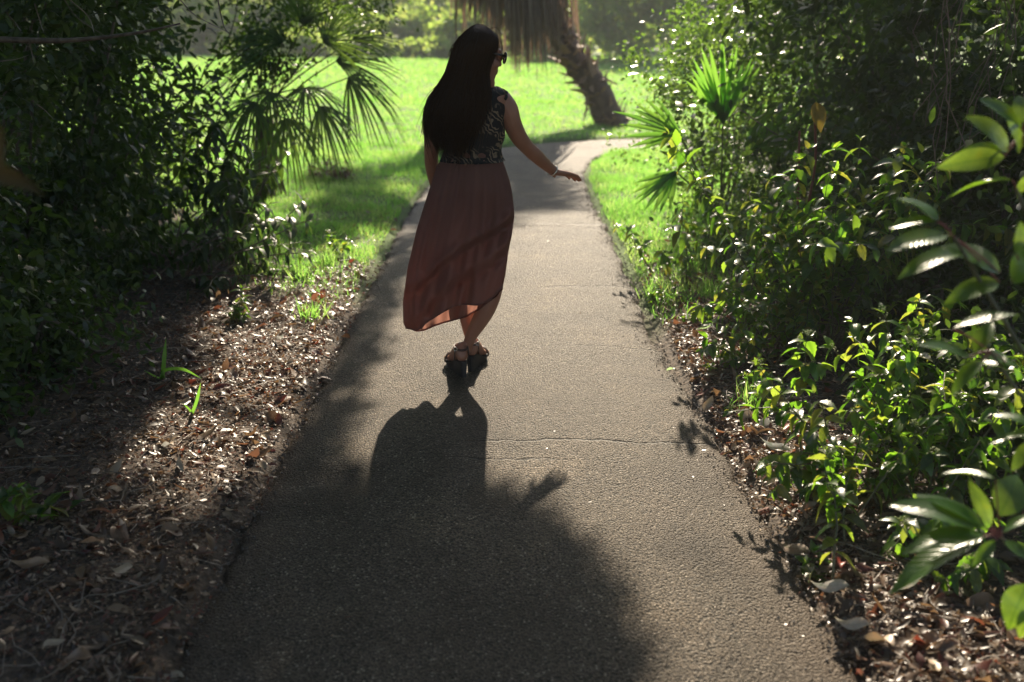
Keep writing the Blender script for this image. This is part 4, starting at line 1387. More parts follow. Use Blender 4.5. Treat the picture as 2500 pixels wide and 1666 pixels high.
# ---- palmetto with stiff upright blades
def fan_frond(plant, hub, stalk0, axis_, nrm, nb, length, width, spread, droop, mat, mesh_mat, r, blades=True, name='frond'):
    """a fan leaf: stalk and blades radiating from its hub"""
    a = norm(axis_); n_ = norm(np.asarray(nrm) - a * np.dot(nrm, a)); b_ = np.cross(n_, a)
    P = catmull(np.array([stalk0, (np.asarray(stalk0) + hub) / 2 + np.array([0, 0, .03]), hub]), 4)
    fr_ = part(name, *tube(P, np.linspace(.009, .005, len(P)), 5, False), M['stem'], plant)
    allv, allq, off = [], [], 0
    for k in range(nb):
        an = (k / (nb - 1) - .5) * 2 * spread + r.normal(0, .03)
        d = a * math.cos(an) + b_ * math.sin(an) + n_ * r.normal(0, .05)
        ln = length * (1 - .28 * abs(an) / spread) * r.uniform(.88, 1.08)
        ns = 7
        vs = []
        for i in range(ns):
            t_ = i / (ns - 1)
            c = hub + d * ln * t_ + np.array([0, 0, -1.0]) * droop * t_ ** 2.4 * (1 + .3 * r.random()) * ln
            w = width * (.25 + 1.5 * t_ * (1 - t_) ** .8 + .12 * (1 - t_)) * (1 - t_ ** 6)
            side = norm(np.cross(d, n_))
            vs += [c - side * w * .5 + n_ * w * .22, c, c + side * w * .5 + n_ * w * .22]
        q = []
        for i in range(ns - 1):
            for j in range(2):
                e = i * 3 + j
                q.append((e, e + 1, e + 4, e + 3))
        if blades:
            part('blade', np.array(vs), np.array(q), M[mat], fr_)
        else:
            allv.append(np.array(vs)); allq.append(np.array(q) + off); off += len(vs)
    if not blades:
        part('blades', np.vstack(allv), np.vstack(allq), M[mat], fr_, np.repeat(r.random(nb), 21), True, 'stuff')
    return fr_


r = np.random.default_rng(61)
pb = gp(1760, 575)
pm = thing('palmetto', pb, 'upright palmetto with stiff fan blades against the glittering bush', 'palm')
for (hx, hy, hY, ax, nr, nb, ln, sp_) in ((1765, 300, 7.05, (-.12, .0, 1), (0, -1, .1), 15, .62, R(36)), (1660, 330, 7.1, (-.9, -.1, .35), (.3, -.9, .6), 9, .5, R(40)), (1650, 420, 6.9, (-.6, -.3, -.5), (-.2, -.8, .6), 8, .42, R(35)), (1820, 360, 7.4, (.6, -.2, .5), (0, -.8, .6), 9, .5, R(40))):
    fan_frond(pm, V(hx, hy, hY), pb + r.normal(0, .03, 3), np.array(ax, float), np.array(nr, float), nb, ln, .055, sp_, .05, 'palmetto', None, r)

# ---- glittering small-leaved bush at the end of the right thicket
bush('small_leaved_bush', 'tall bush of tiny glittering leaves at the lawn end of the right thicket', (1.88, 8.75, .98), (.72, .85, 1.1), 11000, .04, M['leaf_small'], lf_round, 90, .22, 71, 'bush', None, 10, .6, nobj=250, meshes=SML, up=.9)
bush('small_leaved_bush', 'second small-leaved bush spilling onto the right grass strip', (1.78, 7.3, .42), (.46, .6, .5), 4200, .038, M['leaf_small'], lf_round, 46, .22, 72, 'bush', None, 6, .6, nobj=120, meshes=SML, up=.9)
# dark thicket behind the right shrubs
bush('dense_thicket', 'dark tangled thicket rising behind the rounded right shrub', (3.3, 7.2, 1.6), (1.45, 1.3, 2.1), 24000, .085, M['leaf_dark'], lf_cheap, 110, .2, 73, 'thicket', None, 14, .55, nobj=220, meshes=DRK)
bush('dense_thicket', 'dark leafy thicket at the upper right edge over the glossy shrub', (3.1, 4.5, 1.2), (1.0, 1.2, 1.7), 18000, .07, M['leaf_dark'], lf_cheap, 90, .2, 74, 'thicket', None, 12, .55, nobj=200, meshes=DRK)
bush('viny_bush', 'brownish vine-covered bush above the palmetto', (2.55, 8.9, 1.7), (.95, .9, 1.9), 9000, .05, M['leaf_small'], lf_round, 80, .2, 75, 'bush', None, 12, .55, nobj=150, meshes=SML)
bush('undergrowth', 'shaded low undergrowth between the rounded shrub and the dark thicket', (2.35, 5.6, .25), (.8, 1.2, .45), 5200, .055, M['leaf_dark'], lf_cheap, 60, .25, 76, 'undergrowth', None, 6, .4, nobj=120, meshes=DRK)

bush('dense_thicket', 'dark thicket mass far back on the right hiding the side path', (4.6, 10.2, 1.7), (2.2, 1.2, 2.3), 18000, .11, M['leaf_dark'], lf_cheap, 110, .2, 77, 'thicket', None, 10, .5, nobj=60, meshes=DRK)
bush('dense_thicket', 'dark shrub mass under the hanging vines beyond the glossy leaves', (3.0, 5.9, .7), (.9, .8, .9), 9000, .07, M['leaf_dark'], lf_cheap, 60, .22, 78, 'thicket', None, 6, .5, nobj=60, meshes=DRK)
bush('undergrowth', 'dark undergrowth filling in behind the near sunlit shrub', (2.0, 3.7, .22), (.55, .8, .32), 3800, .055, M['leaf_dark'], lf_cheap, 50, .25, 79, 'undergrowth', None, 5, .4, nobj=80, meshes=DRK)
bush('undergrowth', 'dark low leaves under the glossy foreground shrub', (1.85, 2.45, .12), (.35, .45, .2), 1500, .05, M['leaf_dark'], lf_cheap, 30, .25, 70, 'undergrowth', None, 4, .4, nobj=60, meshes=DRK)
# hanging dry vines at the upper right
r = np.random.default_rng(62)
hv_ = thing('hanging_vines', (2.62, 4.6, 2.9), 'thin dry vines hanging down at the upper right corner', 'vine')
for k in range(26):
    x0 = V(r.uniform(2300, 2560), 0, r.uniform(3.9, 4.9)); x0[2] = 2.9
    ln = r.uniform(1.1, 2.0)
    P = np.array([x0 + np.array([.07 * math.sin(u * 4 + k) + u * r.normal(0, .06), .05 * math.cos(u * 5 + k * 2), -ln * u]) for u in np.linspace(0, 1, 9)])
    part('vine', *tube(P, .0022, 4, False), M['twig'], hv_)

# yellowing leaf on a red stalk
yb = gp(1960, 790)
yl = thing('yellowing_plant', yb, 'single large yellow leaf on a red stalk behind the rounded shrub', 'plant')
P = np.array([yb, V(1965, 560, yb[1] + .1), V(1990, 400, yb[1] + .15), V(1988, 256, yb[1] + .15)])
part('stalk', *tube(catmull(P, 4), .008, 6, False), M['red_stem'], yl)
part('stalk', *tube(catmull(np.array([yb, V(1948, 560, yb[1] + .1), V(1952, 320, yb[1] + .15)]), 4), .007, 6, False), M['red_stem'], yl)
A, B = V(1990, 250, yb[1] + .15), V(2008, 322, yb[1] + .08)
o = bpy.data.objects.new('leaf', mk('yellow_leaf', *leafm(.5, 8, .3, .15, .7, True, 0, .02), M['yellow_leaf'])); col.objects.link(o); o.parent = yl
o.matrix_basis = mat44(A - ORG[yl], B - A, (.1, -1, .2), np.linalg.norm(B - A))

# ---- left side
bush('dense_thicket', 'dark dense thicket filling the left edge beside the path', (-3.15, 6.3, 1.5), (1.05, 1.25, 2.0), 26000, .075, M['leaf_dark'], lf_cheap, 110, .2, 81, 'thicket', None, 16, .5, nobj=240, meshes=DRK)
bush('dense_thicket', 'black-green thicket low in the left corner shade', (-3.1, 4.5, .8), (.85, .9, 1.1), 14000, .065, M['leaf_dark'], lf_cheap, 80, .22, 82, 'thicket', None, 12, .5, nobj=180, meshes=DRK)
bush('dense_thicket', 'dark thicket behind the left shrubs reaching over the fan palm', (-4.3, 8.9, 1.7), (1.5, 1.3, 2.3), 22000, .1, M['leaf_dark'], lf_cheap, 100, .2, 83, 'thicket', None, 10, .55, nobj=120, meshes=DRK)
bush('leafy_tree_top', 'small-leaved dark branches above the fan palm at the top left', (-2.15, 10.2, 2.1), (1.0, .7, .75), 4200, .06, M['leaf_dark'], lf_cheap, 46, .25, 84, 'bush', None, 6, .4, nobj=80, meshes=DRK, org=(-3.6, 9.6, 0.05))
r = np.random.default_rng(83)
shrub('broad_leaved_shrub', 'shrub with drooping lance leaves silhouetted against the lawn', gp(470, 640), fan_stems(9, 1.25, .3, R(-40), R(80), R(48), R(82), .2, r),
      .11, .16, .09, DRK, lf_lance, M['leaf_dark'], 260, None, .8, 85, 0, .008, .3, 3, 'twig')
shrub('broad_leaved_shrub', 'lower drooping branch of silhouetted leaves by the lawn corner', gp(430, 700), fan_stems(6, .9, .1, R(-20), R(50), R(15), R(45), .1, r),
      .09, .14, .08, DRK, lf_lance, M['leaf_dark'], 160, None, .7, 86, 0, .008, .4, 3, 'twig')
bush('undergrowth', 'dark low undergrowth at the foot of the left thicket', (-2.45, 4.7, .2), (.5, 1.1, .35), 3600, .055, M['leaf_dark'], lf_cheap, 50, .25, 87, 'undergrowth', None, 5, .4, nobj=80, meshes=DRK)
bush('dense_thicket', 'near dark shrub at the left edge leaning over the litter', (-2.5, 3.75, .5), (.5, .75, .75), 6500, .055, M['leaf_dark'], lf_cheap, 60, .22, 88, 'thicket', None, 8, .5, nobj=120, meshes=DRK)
# long bare branch and twigs crossing the upper left
br = thing('bare_branch', V(-60, 100, 4.6), 'long bare branch with pale twigs crossing the upper left', 'branch')
A = [V(-60, 95, 4.6), V(120, 100, 4.7), V(230, 94, 4.8), V(350, 78, 4.9), V(440, 58, 5.0)]
part('branch', *tube(catmull(np.array(A), 5), np.linspace(.015, .004, 21), 7, False), M['twig'], br)
for (x0, y0, x1, y1, x2, y2) in ((150, -10, 190, 45, 260, 90), (170, 0, 215, 40, 230, 80), (85, 10, 100, 60, 107, 80), (15, 30, 40, 60, 50, 75), (70, 100, 78, 130, 82, 155), (530, -10, 545, 60, 560, 85), (0, 150, 40, 145, 70, 135), (440, 0, 480, 40, 570, 85), (90, 255, 110, 270, 132, 293), (0, 560, 10, 545, 40, 530)):
    Y = r.uniform(4.3, 4.8)
    part('twig', *tube(catmull(np.array([V(x0, y0, Y), V(x1, y1, Y + .05), V(x2, y2, Y - .02)]), 4), np.linspace(.003, .0012, 9), 4, False), M['twig'], br)

# fan palm
r = np.random.default_rng(91)
fpb = np.array([-2.35, 9.4, .05])
fp_ = thing('fan_palm', fpb, 'fan palm with drooping fronds in front of the lawn', 'palm')
part('trunk', *tube(catmull(np.array([fpb, fpb + (.03, 0, .4), fpb + (.06, .02, .75)]), 5), np.linspace(.1, .08, 11), 10, True), M['palm_bark'], fp_)
hub0 = fpb + np.array([.06, .02, .8])
for (hx, hy, hY, ax, nr, nb, ln, sp_, dr) in ((660, 225, 8.7, (-.25, -.5, -.2), (0, -.5, .9), 26, .62, R(100), .85), (745, 215, 8.9, (.35, -.45, -.2), (.1, -.4, .9), 24, .62, R(95), .8), (790, 105, 9.2, (.7, .1, .5), (-.3, -.8, .5), 24, .68, R(70), .2),
                                            (820, 150, 9.3, (.95, .1, .12), (0, -.6, .8), 22, .7, R(60), .35), (690, 105, 9.0, (-.75, .1, .2), (.2, -.6, .8), 22, .75, R(60), .35), (640, 150, 9.3, (-.9, -.1, -.15), (0, -.5, .9), 20, .7, R(60), .5),
                                            (740, 60, 9.5, (.2, .2, .9), (0, -.9, .3), 20, .7, R(65), .15), (860, 100, 9.6, (.85, .4, .3), (0, -.6, .8), 20, .6, R(55), .3), (780, 260, 9.0, (.4, -.2, -.6), (.2, -.8, .5), 18, .5, R(60), .6), (620, 250, 8.5, (-.4, -.5, -.4), (0, -.7, .7), 20, .6, R(80), .8), (700, 290, 8.8, (.1, -.4, -.7), (0, -.9, .4), 20, .55, R(70), .6), (850, 190, 9.4, (.7, -.1, -.4), (.2, -.7, .6), 22, .6, R(70), .6)):
    fan_frond(fp_, V(hx, hy, hY), hub0 + r.normal(0, .04, 3), np.array(ax, float), np.array(nr, float), nb, ln, .026, sp_, dr, 'palm_leaf', None, r, False)
bush('leafy_shrub', 'small-leaved dark shrub growing around the fan palm trunk', (-2.25, 9.6, 1.35), (.35, .3, .35), 1300, .05, M['leaf_dark'], lf_round, 50, .24, 97, 'shrub', None, 6, .4, nobj=80, meshes=DRK)
bush('low_clump', 'low reddish-brown clump on the lawn below the fan palm', (-1.95, 10.6, .1), (.28, .2, .12), 700, .045, M['dry_leaf'], lf_lance, 16, .35, 92, 'plant', None, 2, .3)

# strap-leaved weeds in the left litter
def strap(name, label, base, blades, mat='palmetto'):
    th = thing(name, base, label, 'weed')
    for pts, w in blades:
        P = catmull(np.array(pts), 6)
        T = norm(np.gradient(P, axis=0)); n = len(P)
        side = norm(np.cross(T, np.array([0, 1.0, .2])))
        ww = w * np.minimum(1, np.linspace(1, 0, n) * 3 + .06)[:, None]
        v = np.stack([P - side * ww / 2, P + np.array([0, .004, 0]), P + side * ww / 2], 1).reshape(-1, 3)
        q = np.array([(i * 3 + j, i * 3 + j + 1, i * 3 + j + 4, i * 3 + j + 3) for i in range(n - 1) for j in range(2)])
        part('blade', v, q, M[mat], th)
    return th


b0 = gp(398, 946)
strap('strap_weed', 'upright strap-leaved weed with one folded blade in the left litter', b0, [([b0, V(400, 885, b0[1]), V(405, 826, b0[1] + .02)], .02), ([b0, V(402, 905, b0[1] - .02), V(446, 902, b0[1] - .05), V(492, 925, b0[1] - .05)], .018), ([b0, V(380, 920, b0[1]), V(352, 905, b0[1] + .03)], .012)])
b0 = gp(470, 1030)
strap('strap_weed', 'slender weed blade standing between the path and the folded weed', b0, [([b0, V(480, 980, b0[1]), V(490, 935, b0[1])], .014), ([b0, V(462, 1000, b0[1]), V(445, 985, b0[1])], .01)])
b0 = gp(565, 850)
shrub('seedling', 'leafy green seedling at the shade edge in the left litter', gp(560, 800), fan_stems(3, .12, .02, R(20), R(160), R(50), R(80), .03, r), .05, .08, .05, SER, lf_ser, M['leaf_mid'], 30, None, .3, 93, 0, .003, cat='seedling')
shrub('seedling', 'young pale-leaved seedling in the shaded grass left of the woman', gp(825, 640), fan_stems(3, .2, .02, R(20), R(160), R(60), R(85), .02, r), .05, .07, .05, SER, lf_ser, M['leaf_mid'], 24, None, .3, 94, 0, .003, cat='seedling')
shrub('seedling', 'dim leafy seedling at the bottom left edge', gp(60, 1290), fan_stems(4, .13, .03, R(0), R(360), R(40), R(80), .03, r), .06, .09, .05, SER, lf_ser, M['leaf_mid'], 40, None, .3, 95, 0, .003, cat='seedling')

# blurred brown blade reaching in at the left edge
nb0 = np.array([-1.3, 1.45, 0.02])
strap('tall_strap_plant', 'out-of-focus yellowish brown blade reaching in at the left edge', nb0, [([nb0, nb0 + (-.1, .0, .8), V(-120, 375, 1.4), V(-10, 420, 1.4), V(60, 448, 1.4), V(108, 478, 1.4)], .03), ([nb0, nb0 + (-.1, .1, .6), nb0 + (-.3, .2, .9)], .02)], 'brown_blade')

# grass tufts standing by themselves
r = np.random.default_rng(96)
tuft_spots = [(745, 700, 'bright grass tuft in front of the left lawn corner'), (690, 640, 'grass tuft leaning at the left lawn edge'), (800, 660, 'grass tuft beside the dark path edge on the left'), (610, 690, 'small shaded grass tuft under the left shrubs'), (765, 790, 'short weed tuft in the sunlit left litter'),
              (1640, 640, 'thick bright grass tuft on the right verge'), (1590, 600, 'grass tuft by the path at the right verge tip'), (1690, 665, 'grass tuft under the small right shrub'), (1730, 740, 'lone grass tuft in the right litter'), (1600, 730, 'short grass tuft right at the path edge'), (1830, 1000, 'sparse grass tuft near the seedling on the right')]
for (px, py, lb) in tuft_spots:
    b0 = gp(px, py, -.005)
    n = 70
    X = r.normal(size=(n, 3)) * .42; X[:, 2] = 1
    pos = b0 + r.normal(0, .045, (n, 3)) * (1, 1, 0)
    h = r.uniform(.06, .16, n)
    v, q, t = scatter(bv, bq, pos, X, randdir(n, r), np.stack([h, np.full(n, .006), h], 1), r.random(n))
    o = link('grass_tuft', mk('grass_tuft', v - b0, q, M['grass'], t, False), None, b0)
    tag(o, lb, 'grass tuft', 'grass tufts along the verges')

# ------------------------------------------------------------------ leaning palm on the lawn
r = np.random.default_rng(111)
PY = 16.2
lb = G(1490, 306)
lp = thing('leaning_palm', lb, 'leaning palm with rough trunk and a skirt of hanging dead fronds', 'palm')
tp = np.array([V(1500, 318, PY), V(1488, 296, PY), V(1453, 214, PY), V(1420, 172, PY), V(1391, 129, PY), V(1369, 86, PY), V(1350, 40, PY), V(1336, 0, PY), V(1312, -80, PY), V(1275, -180, PY), V(1225, -280, PY)])
tr2 = catmull(tp, 5)
nT2 = len(tr2)
trr = np.interp(np.linspace(0, 1, nT2), [0, .08, .2, .5, 1], [.28, .26, .205, .175, .15])
v, q = tube(tr2, trr, 18, True)
v = v + np.array([0, 0, 0]) + r.normal(0, .008, v.shape)
part('trunk', v, q, M['palm_bark'], lp)
# old leaf bases, each a split wedge standing off the trunk
wv_ = np.array([(0, -.5, 0), (0, .5, 0), (.5, -.42, .22), (.5, .42, .22), (1, -.16, .62), (1, .16, .62), (0, -.5, -.1), (0, .5, -.1), (.5, -.4, .08), (.5, .4, .08), (1, -.15, .52), (1, .15, .52)], float)
wq_ = np.array([(0, 1, 3, 2), (2, 3, 5, 4), (7, 6, 8, 9), (9, 8, 10, 11), (0, 2, 8, 6), (2, 4, 10, 8), (3, 1, 7, 9), (5, 3, 9, 11), (4, 5, 11, 10)])
boot_me = mk('leaf_base', wv_, wq_, M['boot'], None, False)
TT = norm(np.gradient(tr2, axis=0))
for k in range(280):
    i = int(4 + (nT2 - 14) * (k / 280.0))
    a0 = norm(np.cross(TT[i], (0, 1.0, 0))); b0 = np.cross(a0, TT[i])
    an = k * 2.4 + r.normal(0, .2)
    nrm = a0 * math.cos(an) + b0 * math.sin(an)
    if nrm[1] > .5 or r.random() < .25: continue
    pos = tr2[i] + nrm * trr[i] * .96
    d = TT[i] * (1 if r.random() < .7 else -1.0) + nrm * r.uniform(.1, .5)
    o = bpy.data.objects.new('leaf_base', boot_me); col.objects.link(o); o.parent = lp
    mm = np.array(mat44(pos - ORG[lp], d, nrm, 1.0))
    ln = .06 + .26 * r.random() ** 1.8
    mm[:3, 0] *= ln; mm[:3, 1] *= r.uniform(.07, .15); mm[:3, 2] *= r.uniform(.1, .2)
    o.matrix_basis = Matrix(mm.tolist())
part('hanging_strip', *tube(catmull(np.array([V(1432, 235, PY - .2), V(1432, 262, PY - .22), V(1424, 300, PY - .2)]), 4), np.linspace(.03, .006, 9), 5, True), M['boot'], lp)
# skirt of dead fronds
crown_c = V(1215, -300, PY)
bot = np.array([(1140, 10), (1165, 30), (1190, 62), (1215, 66), (1238, 120), (1255, 132), (1300, 136), (1330, 120), (1345, 110), (1375, 70)])
for k in range(64):
    px = r.uniform(1135, 1372)
    Y = PY + r.uniform(-.75, .35)
    yb_ = np.interp(px, bot[:, 0], bot[:, 1]) - abs(r.normal(0, 22)) * (1 if k % 2 else .3)
    topx = px * .78 + 1235 * .22 + r.normal(0, 22)
    A = V(topx, -230 + r.normal(0, 30), PY + (Y - PY) * .5); B = V(px + r.normal(0, 5), yb_, Y)
    nb_ = 9
    vs_, qs_, off = [], [], 0
    for j in range(nb_):
        off_a = r.normal(0, .025, 3); off_b = r.normal(0, .14, 3); off_b[2] = r.normal(0, .17)
        P = np.array([A + off_a, A * .72 + B * .28 + (off_a + off_b) / 2 + np.array([0, -.06, .05]), A * .35 + B * .65 + off_b, B + off_b * 1.1 + np.array([0, 0, -abs(r.normal(0, .05))])])
        P = catmull(P, 3); n = len(P)
        sd = norm(np.array([1.0, r.normal(0, .6), 0]))
        w = .03 * np.minimum(1, np.linspace(1.6, .12, n))[:, None] * r.uniform(.5, 1.2)
        vs_.append(np.stack([P - sd * w, P + sd * w], 1).reshape(-1, 3))
        qs_.append(np.array([(i * 2, i * 2 + 1, i * 2 + 3, i * 2 + 2) for i in range(n - 1)]) + off); off += 2 * n
    part('dead_frond', np.vstack(vs_), np.vstack(qs_), M['dead_frond'], lp, np.repeat(r.random(nb_), off // nb_))
for k in range(34):
    az = k * 2.399; el = r.uniform(-.3, .9)
    ax = np.array([math.cos(az) * math.cos(el), math.sin(az) * math.cos(el), math.sin(el)])
    hub = crown_c + np.array([0, 0, .25]) + ax * r.uniform(.7, 1.1)
    fan_frond(lp, hub, crown_c + np.array([0, 0, .1]), ax, np.array([-ax[0] * ax[2], -ax[1] * ax[2], 1.0]), 28, 1.0, .06, R(100), .3, 'palm_leaf', None, r, False)

# ------------------------------------------------------------------ hedges, bushes and trees behind the lawn
BACK = [  # x, y, half width, half depth, height, leaf size, label
    (-5.6, 41.5, 1.3, .8, .85, .13, 'low dark rounded bush at the far lawn edge left of the woman'),
    (-3.6, 41.2, 1.1, .8, .8, .13, 'second low dark bush at the far lawn edge beside the woman'),
    (-8.4, 42.0, 1.6, .9, 1.1, .14, 'low far bush seen past the fan palm'),
    (-2.0, 42.5, 1.0, .8, 1.7, .14, 'taller far bush directly behind the woman'),
    (-6.8, 45.5, 1.8, 1.0, 1.7, .15, 'pale sunlit bush behind the low dark far bushes'),
    (-4.2, 46.0, 1.5, 1.0, 1.9, .15, 'yellow-green sunlit bush behind the second dark bush'),
    (-10.5, 47.0, 2.2, 1.4, 3.0, .18, 'tall far bush behind the fan palm fronds'),
    (-1.0, 47.0, 1.6, 1.2, 2.6, .16, 'light green far bush behind the palm skirt'),
    (1.6, 41.0, 1.5, 1.2, 2.6, .16, 'shaded green bush under the hanging palm skirt'),
    (4.2, 39.5, 1.7, 1.4, 5.2, .17, 'tall dark green bush right of the leaning trunk'),
    (7.2, 38.5, 1.9, 1.4, 5.6, .18, 'tall far bush beside the glittering right bush'),
    (11.0, 39.0, 2.4, 1.6, 5.5, .2, 'tall far bush hidden behind the right thicket'),
    (-14.5, 46.0, 2.6, 1.6, 4.0, .2, 'tall far bush at the left beyond the thicket')]
for k, (x, y, rx, ry, h, sz, lbl) in enumerate(BACK):
    bush('far_bush', lbl, (x, y, h * .48), (rx, ry, h * .52), int(1600 + 700 * h * rx), sz, M['leaf_far'], lf_far, int(26 + 10 * h * rx), .26, 200 + k, 'bush', 'bushes behind the lawn', 3, .55, 'bark', stem_r=.04, up=.5)


def tree(name, label, base, height, r0, limbs, clumps, nleaf, size, mat, seed, tmpl=lf_cheap, group=None, lai=0):
    """limbs: end points; clumps: (x, y, z, radius) of leaf masses"""
    r = np.random.default_rng(seed)
    base = np.asarray(base, float)
    th = thing(name, base, label, 'tree', group)
    fork = base + np.array([r.normal(0, .1), r.normal(0, .1), height])
    P = catmull(np.array([base - (0, 0, .1), base + (0, 0, height * .4) + r.normal(0, .05, 3), fork]), 6)
    part('trunk', *tube(P, np.linspace(r0 * 1.25, r0 * .7, len(P)), 12, True), M['bark'], th)
    for e in limbs:
        e = np.asarray(e, float)
        P = catmull(np.array([fork - (0, 0, .1), fork * .55 + e * .45 + r.normal(0, .1, 3) + (0, 0, .25), e]), 6)
        part('limb', *tube(P, np.linspace(r0 * .5, r0 * .12, len(P)), 7, False), M['bark'], th)
    cl = np.array(clumps, float)
    csz = size * np.clip(cl[:, 3] / .7, .55, 1)
    k = np.repeat(np.arange(len(cl)), (lai * math.pi * cl[:, 3] ** 2 / (csz ** 2 * .28)).astype(int) + 4) if lai else r.integers(0, len(cl), nleaf)
    nleaf = len(k)
    d = randdir(nleaf, r) * (r.random((nleaf, 1)) ** .45)
    pos = cl[k][:, :3] + d * cl[k][:, 3:4]
    X = norm(r.normal(size=(nleaf, 3)) + (0, 0, -.3)); Z = norm(r.normal(size=(nleaf, 3)) * .7 + (0, 0, .7))
    v, q, t = scatter(tmpl[0], tmpl[1], pos, X, Z, size * np.clip(cl[k][:, 3] / .7, .55, 1) * r.uniform(.6, 1.3, nleaf), r.random(nleaf))
    part('crown', v, q, mat, th, t, True, 'stuff')
    return th


BT = [(-9, 56, 7.5, 3.4, 'hazy tree far behind the lawn above the fan palm'), (-3.5, 58, 8.5, 3.2, 'hazy tree far behind the woman'), (2.5, 56, 8, 3.2, 'far tree behind the palm skirt'), (8.5, 54, 8.5, 3.4, 'far tree right of the leaning palm'), (-16, 57, 8, 3.6, 'far tree beyond the left thicket'), (15, 55, 8, 3.6, 'far tree beyond the right thicket')]
for k, (x, y, h, rr, lbl) in enumerate(BT):
    r = np.random.default_rng(300 + k)
    cl = [(x + r.normal(0, rr * .5), y + r.normal(0, 1.2), r.uniform(.6, h), r.uniform(.7, 1.4)) for _ in range(22)]
    tree('far_tree', lbl, (x, y, 0), h * .4, .22, [c[:3] for c in cl[:6]], cl, 5200, .24, M['leaf_far'], 310 + k, lf_far, 'trees behind the lawn')
r = np.random.default_rng(320)
n = 26000
pos = np.stack([r.uniform(-70, 70, n), r.uniform(66, 76, n), 9 * r.random(n) ** 1.3], 1)
pos[:, 2] *= .75 + .3 * vnoise(pos[:, 0], pos[:, 1] * 0, .18, 4)
v, q, t = scatter(lf_far[0], lf_far[1], pos, randdir(n, r), randdir(n, r), r.uniform(.4, .9, n), r.random(n))
tag(link('far_wood', mk('far_wood', v, q, M['leaf_far'], t)), 'hazy mass of woodland far behind the lawn', 'woodland', kind='stuff')

# trees whose crowns shade the near path
def bough(xg, yg, z, rr):
    """a leaf mass at height z that keeps the sun off the ground at (xg, yg)"""
    d = z / math.tan(SUN_EL)
    return (xg + d * math.tan(SUN_AZ), yg + d, z, rr)


r = np.random.default_rng(399)
cl = [(-3.6, 12.2, 4.8, 1.3), (-5.0, 12.6, 5.2, 1.4), (-3.0, 13.2, 5.6, 1.2), (-4.2, 11.3, 4.0, 1.0), (-2.7, 11.6, 4.3, .8), (-5.6, 11.2, 4.2, 1.2), (-6.2, 13, 5, 1.5), (-3.0, 14.2, 5.0, .9), (-4.6, 15, 4.6, 1.1)]
cl += [bough((-1.95 if k < 7 else -2.1) + r.normal(0, .06), 2.0 + .4 * k, 3.6 + .3 * r.random(), .4) for k in range(11)] + [bough(-2.7, 2.2 + .6 * k, 3.9, .6) for k in range(9)]        # over the left shrubs
cl += [bough(x, y, 3.5 + .3 * r.random(), .38) for x in np.arange(-2.1, .25, .42) for y in (1.7, 2.25)]      # across the near path
cl += [bough(x, y, 3.5 + .3 * r.random(), .3) for x, y in ((-1.9, 2.8), (-1.45, 2.9), (-.95, 2.85), (-.55, 2.75), (-.15, 2.75), (-1.85, 3.3), (-.8, 3.25), (.1, 2.2), (-1.75, 4.45), (-1.85, 3.7), (.1, 2.4), (-.1, 2.95), (.05, 2.65), (-.35, 3.1), (-.65, 3.0))]
cl += [bough(-.83 + .04 * math.sin(k * 2.1), 3.7 + k * .33, 3.3 + .1 * math.sin(k * 1.3), .17) for k in range(13)]
cl += [bough(-1.5, 7.6, 3.2, .3), bough(-1.25, 8.4, 3.2, .35), bough(-1.4, 9.2, 3.3, .4)]
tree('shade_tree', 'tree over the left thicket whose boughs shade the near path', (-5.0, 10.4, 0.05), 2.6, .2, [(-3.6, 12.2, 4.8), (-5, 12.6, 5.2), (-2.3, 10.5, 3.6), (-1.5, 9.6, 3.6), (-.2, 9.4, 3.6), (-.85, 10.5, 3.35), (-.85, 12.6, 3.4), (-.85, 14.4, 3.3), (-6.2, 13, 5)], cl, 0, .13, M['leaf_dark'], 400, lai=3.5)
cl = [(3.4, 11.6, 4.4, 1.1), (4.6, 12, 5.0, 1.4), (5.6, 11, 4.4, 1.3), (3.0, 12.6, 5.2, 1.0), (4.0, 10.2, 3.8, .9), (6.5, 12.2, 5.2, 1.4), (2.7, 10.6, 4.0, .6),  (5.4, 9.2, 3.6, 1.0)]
tree('shade_tree', 'tree over the right thicket behind the hanging vines', (6.8, 12.0, 0.05), 2.6, .2, [(3.4, 11.6, 4.4), (4.6, 12, 5), (3, 12.6, 5.2), (4, 10.2, 3.8), (6.5, 12.2, 5.2)], cl, 0, .13, M['leaf_dark'], 401, lai=3.2)

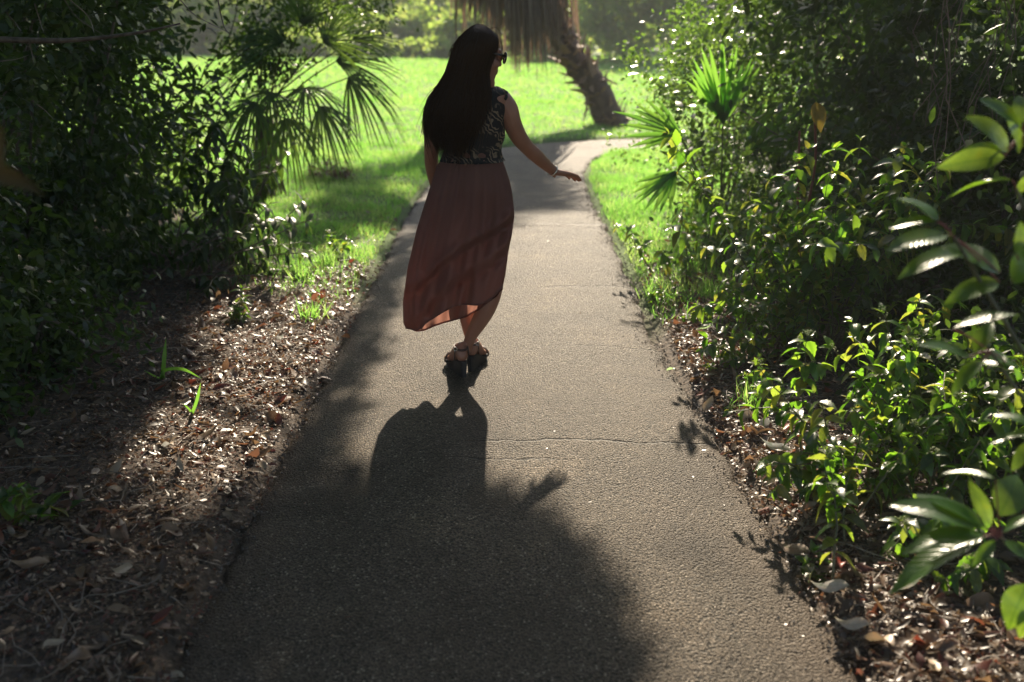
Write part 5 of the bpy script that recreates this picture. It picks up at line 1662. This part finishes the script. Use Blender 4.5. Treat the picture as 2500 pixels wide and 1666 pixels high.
r = np.random.default_rng(402)  # unseen low trees added to cut the sky light on the near path
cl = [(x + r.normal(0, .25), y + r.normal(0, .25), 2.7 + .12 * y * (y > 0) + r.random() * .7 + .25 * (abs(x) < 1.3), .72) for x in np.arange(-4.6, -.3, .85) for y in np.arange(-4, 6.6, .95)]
tree('shade_tree', 'unseen tree added left of the path, its boughs dimming the near verge', (-5.4, 1.2, 0.08), 2.0, .22, [c[:3] for c in cl[::6]], cl, 0, .22, M['leaf_dark'], 403, lai=1.5)
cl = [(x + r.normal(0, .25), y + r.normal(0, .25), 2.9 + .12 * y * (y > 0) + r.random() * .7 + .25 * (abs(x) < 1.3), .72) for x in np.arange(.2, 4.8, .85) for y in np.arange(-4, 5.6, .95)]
tree('shade_tree', 'unseen tree added right of the path, its boughs dimming the sky overhead', (5.2, 1.0, 0.05), 2.0, .22, [c[:3] for c in cl[::6]], cl, 0, .22, M['leaf_dark'], 404, lai=.6)

# ------------------------------------------------------------------ distance haze, added also to lift the dark tones
hz = bpy.data.meshes.new('haze')
x0, x1, y0, y1, z0, z1 = -80, 80, -14, 80, -1.2, 11
hz.from_pydata([(x0, y0, z0), (x1, y0, z0), (x1, y1, z0), (x0, y1, z0), (x0, y0, z1), (x1, y0, z1), (x1, y1, z1), (x0, y1, z1)], [], [(3, 2, 1, 0), (4, 5, 6, 7), (0, 1, 5, 4), (1, 2, 6, 5), (2, 3, 7, 6), (3, 0, 4, 7)])
m = bpy.data.materials.new('added_haze'); m.use_nodes = True
nt = m.node_tree
nt.nodes.remove(nt.nodes['Principled BSDF'])
pvn = nt.nodes.new('ShaderNodeVolumePrincipled')
pvn.inputs['Color'].default_value = (0.95, 0.95, 0.95, 1)
pvn.inputs['Density'].default_value = 0.0022
pvn.inputs['Anisotropy'].default_value = 0.0
nt.links.new(pvn.outputs[0], nt.nodes['Material Output'].inputs['Volume'])
hz.materials.append(m)
tag(link('haze', hz), 'thin haze added over the whole place, lifting its dark tones', 'haze', kind='stuff')
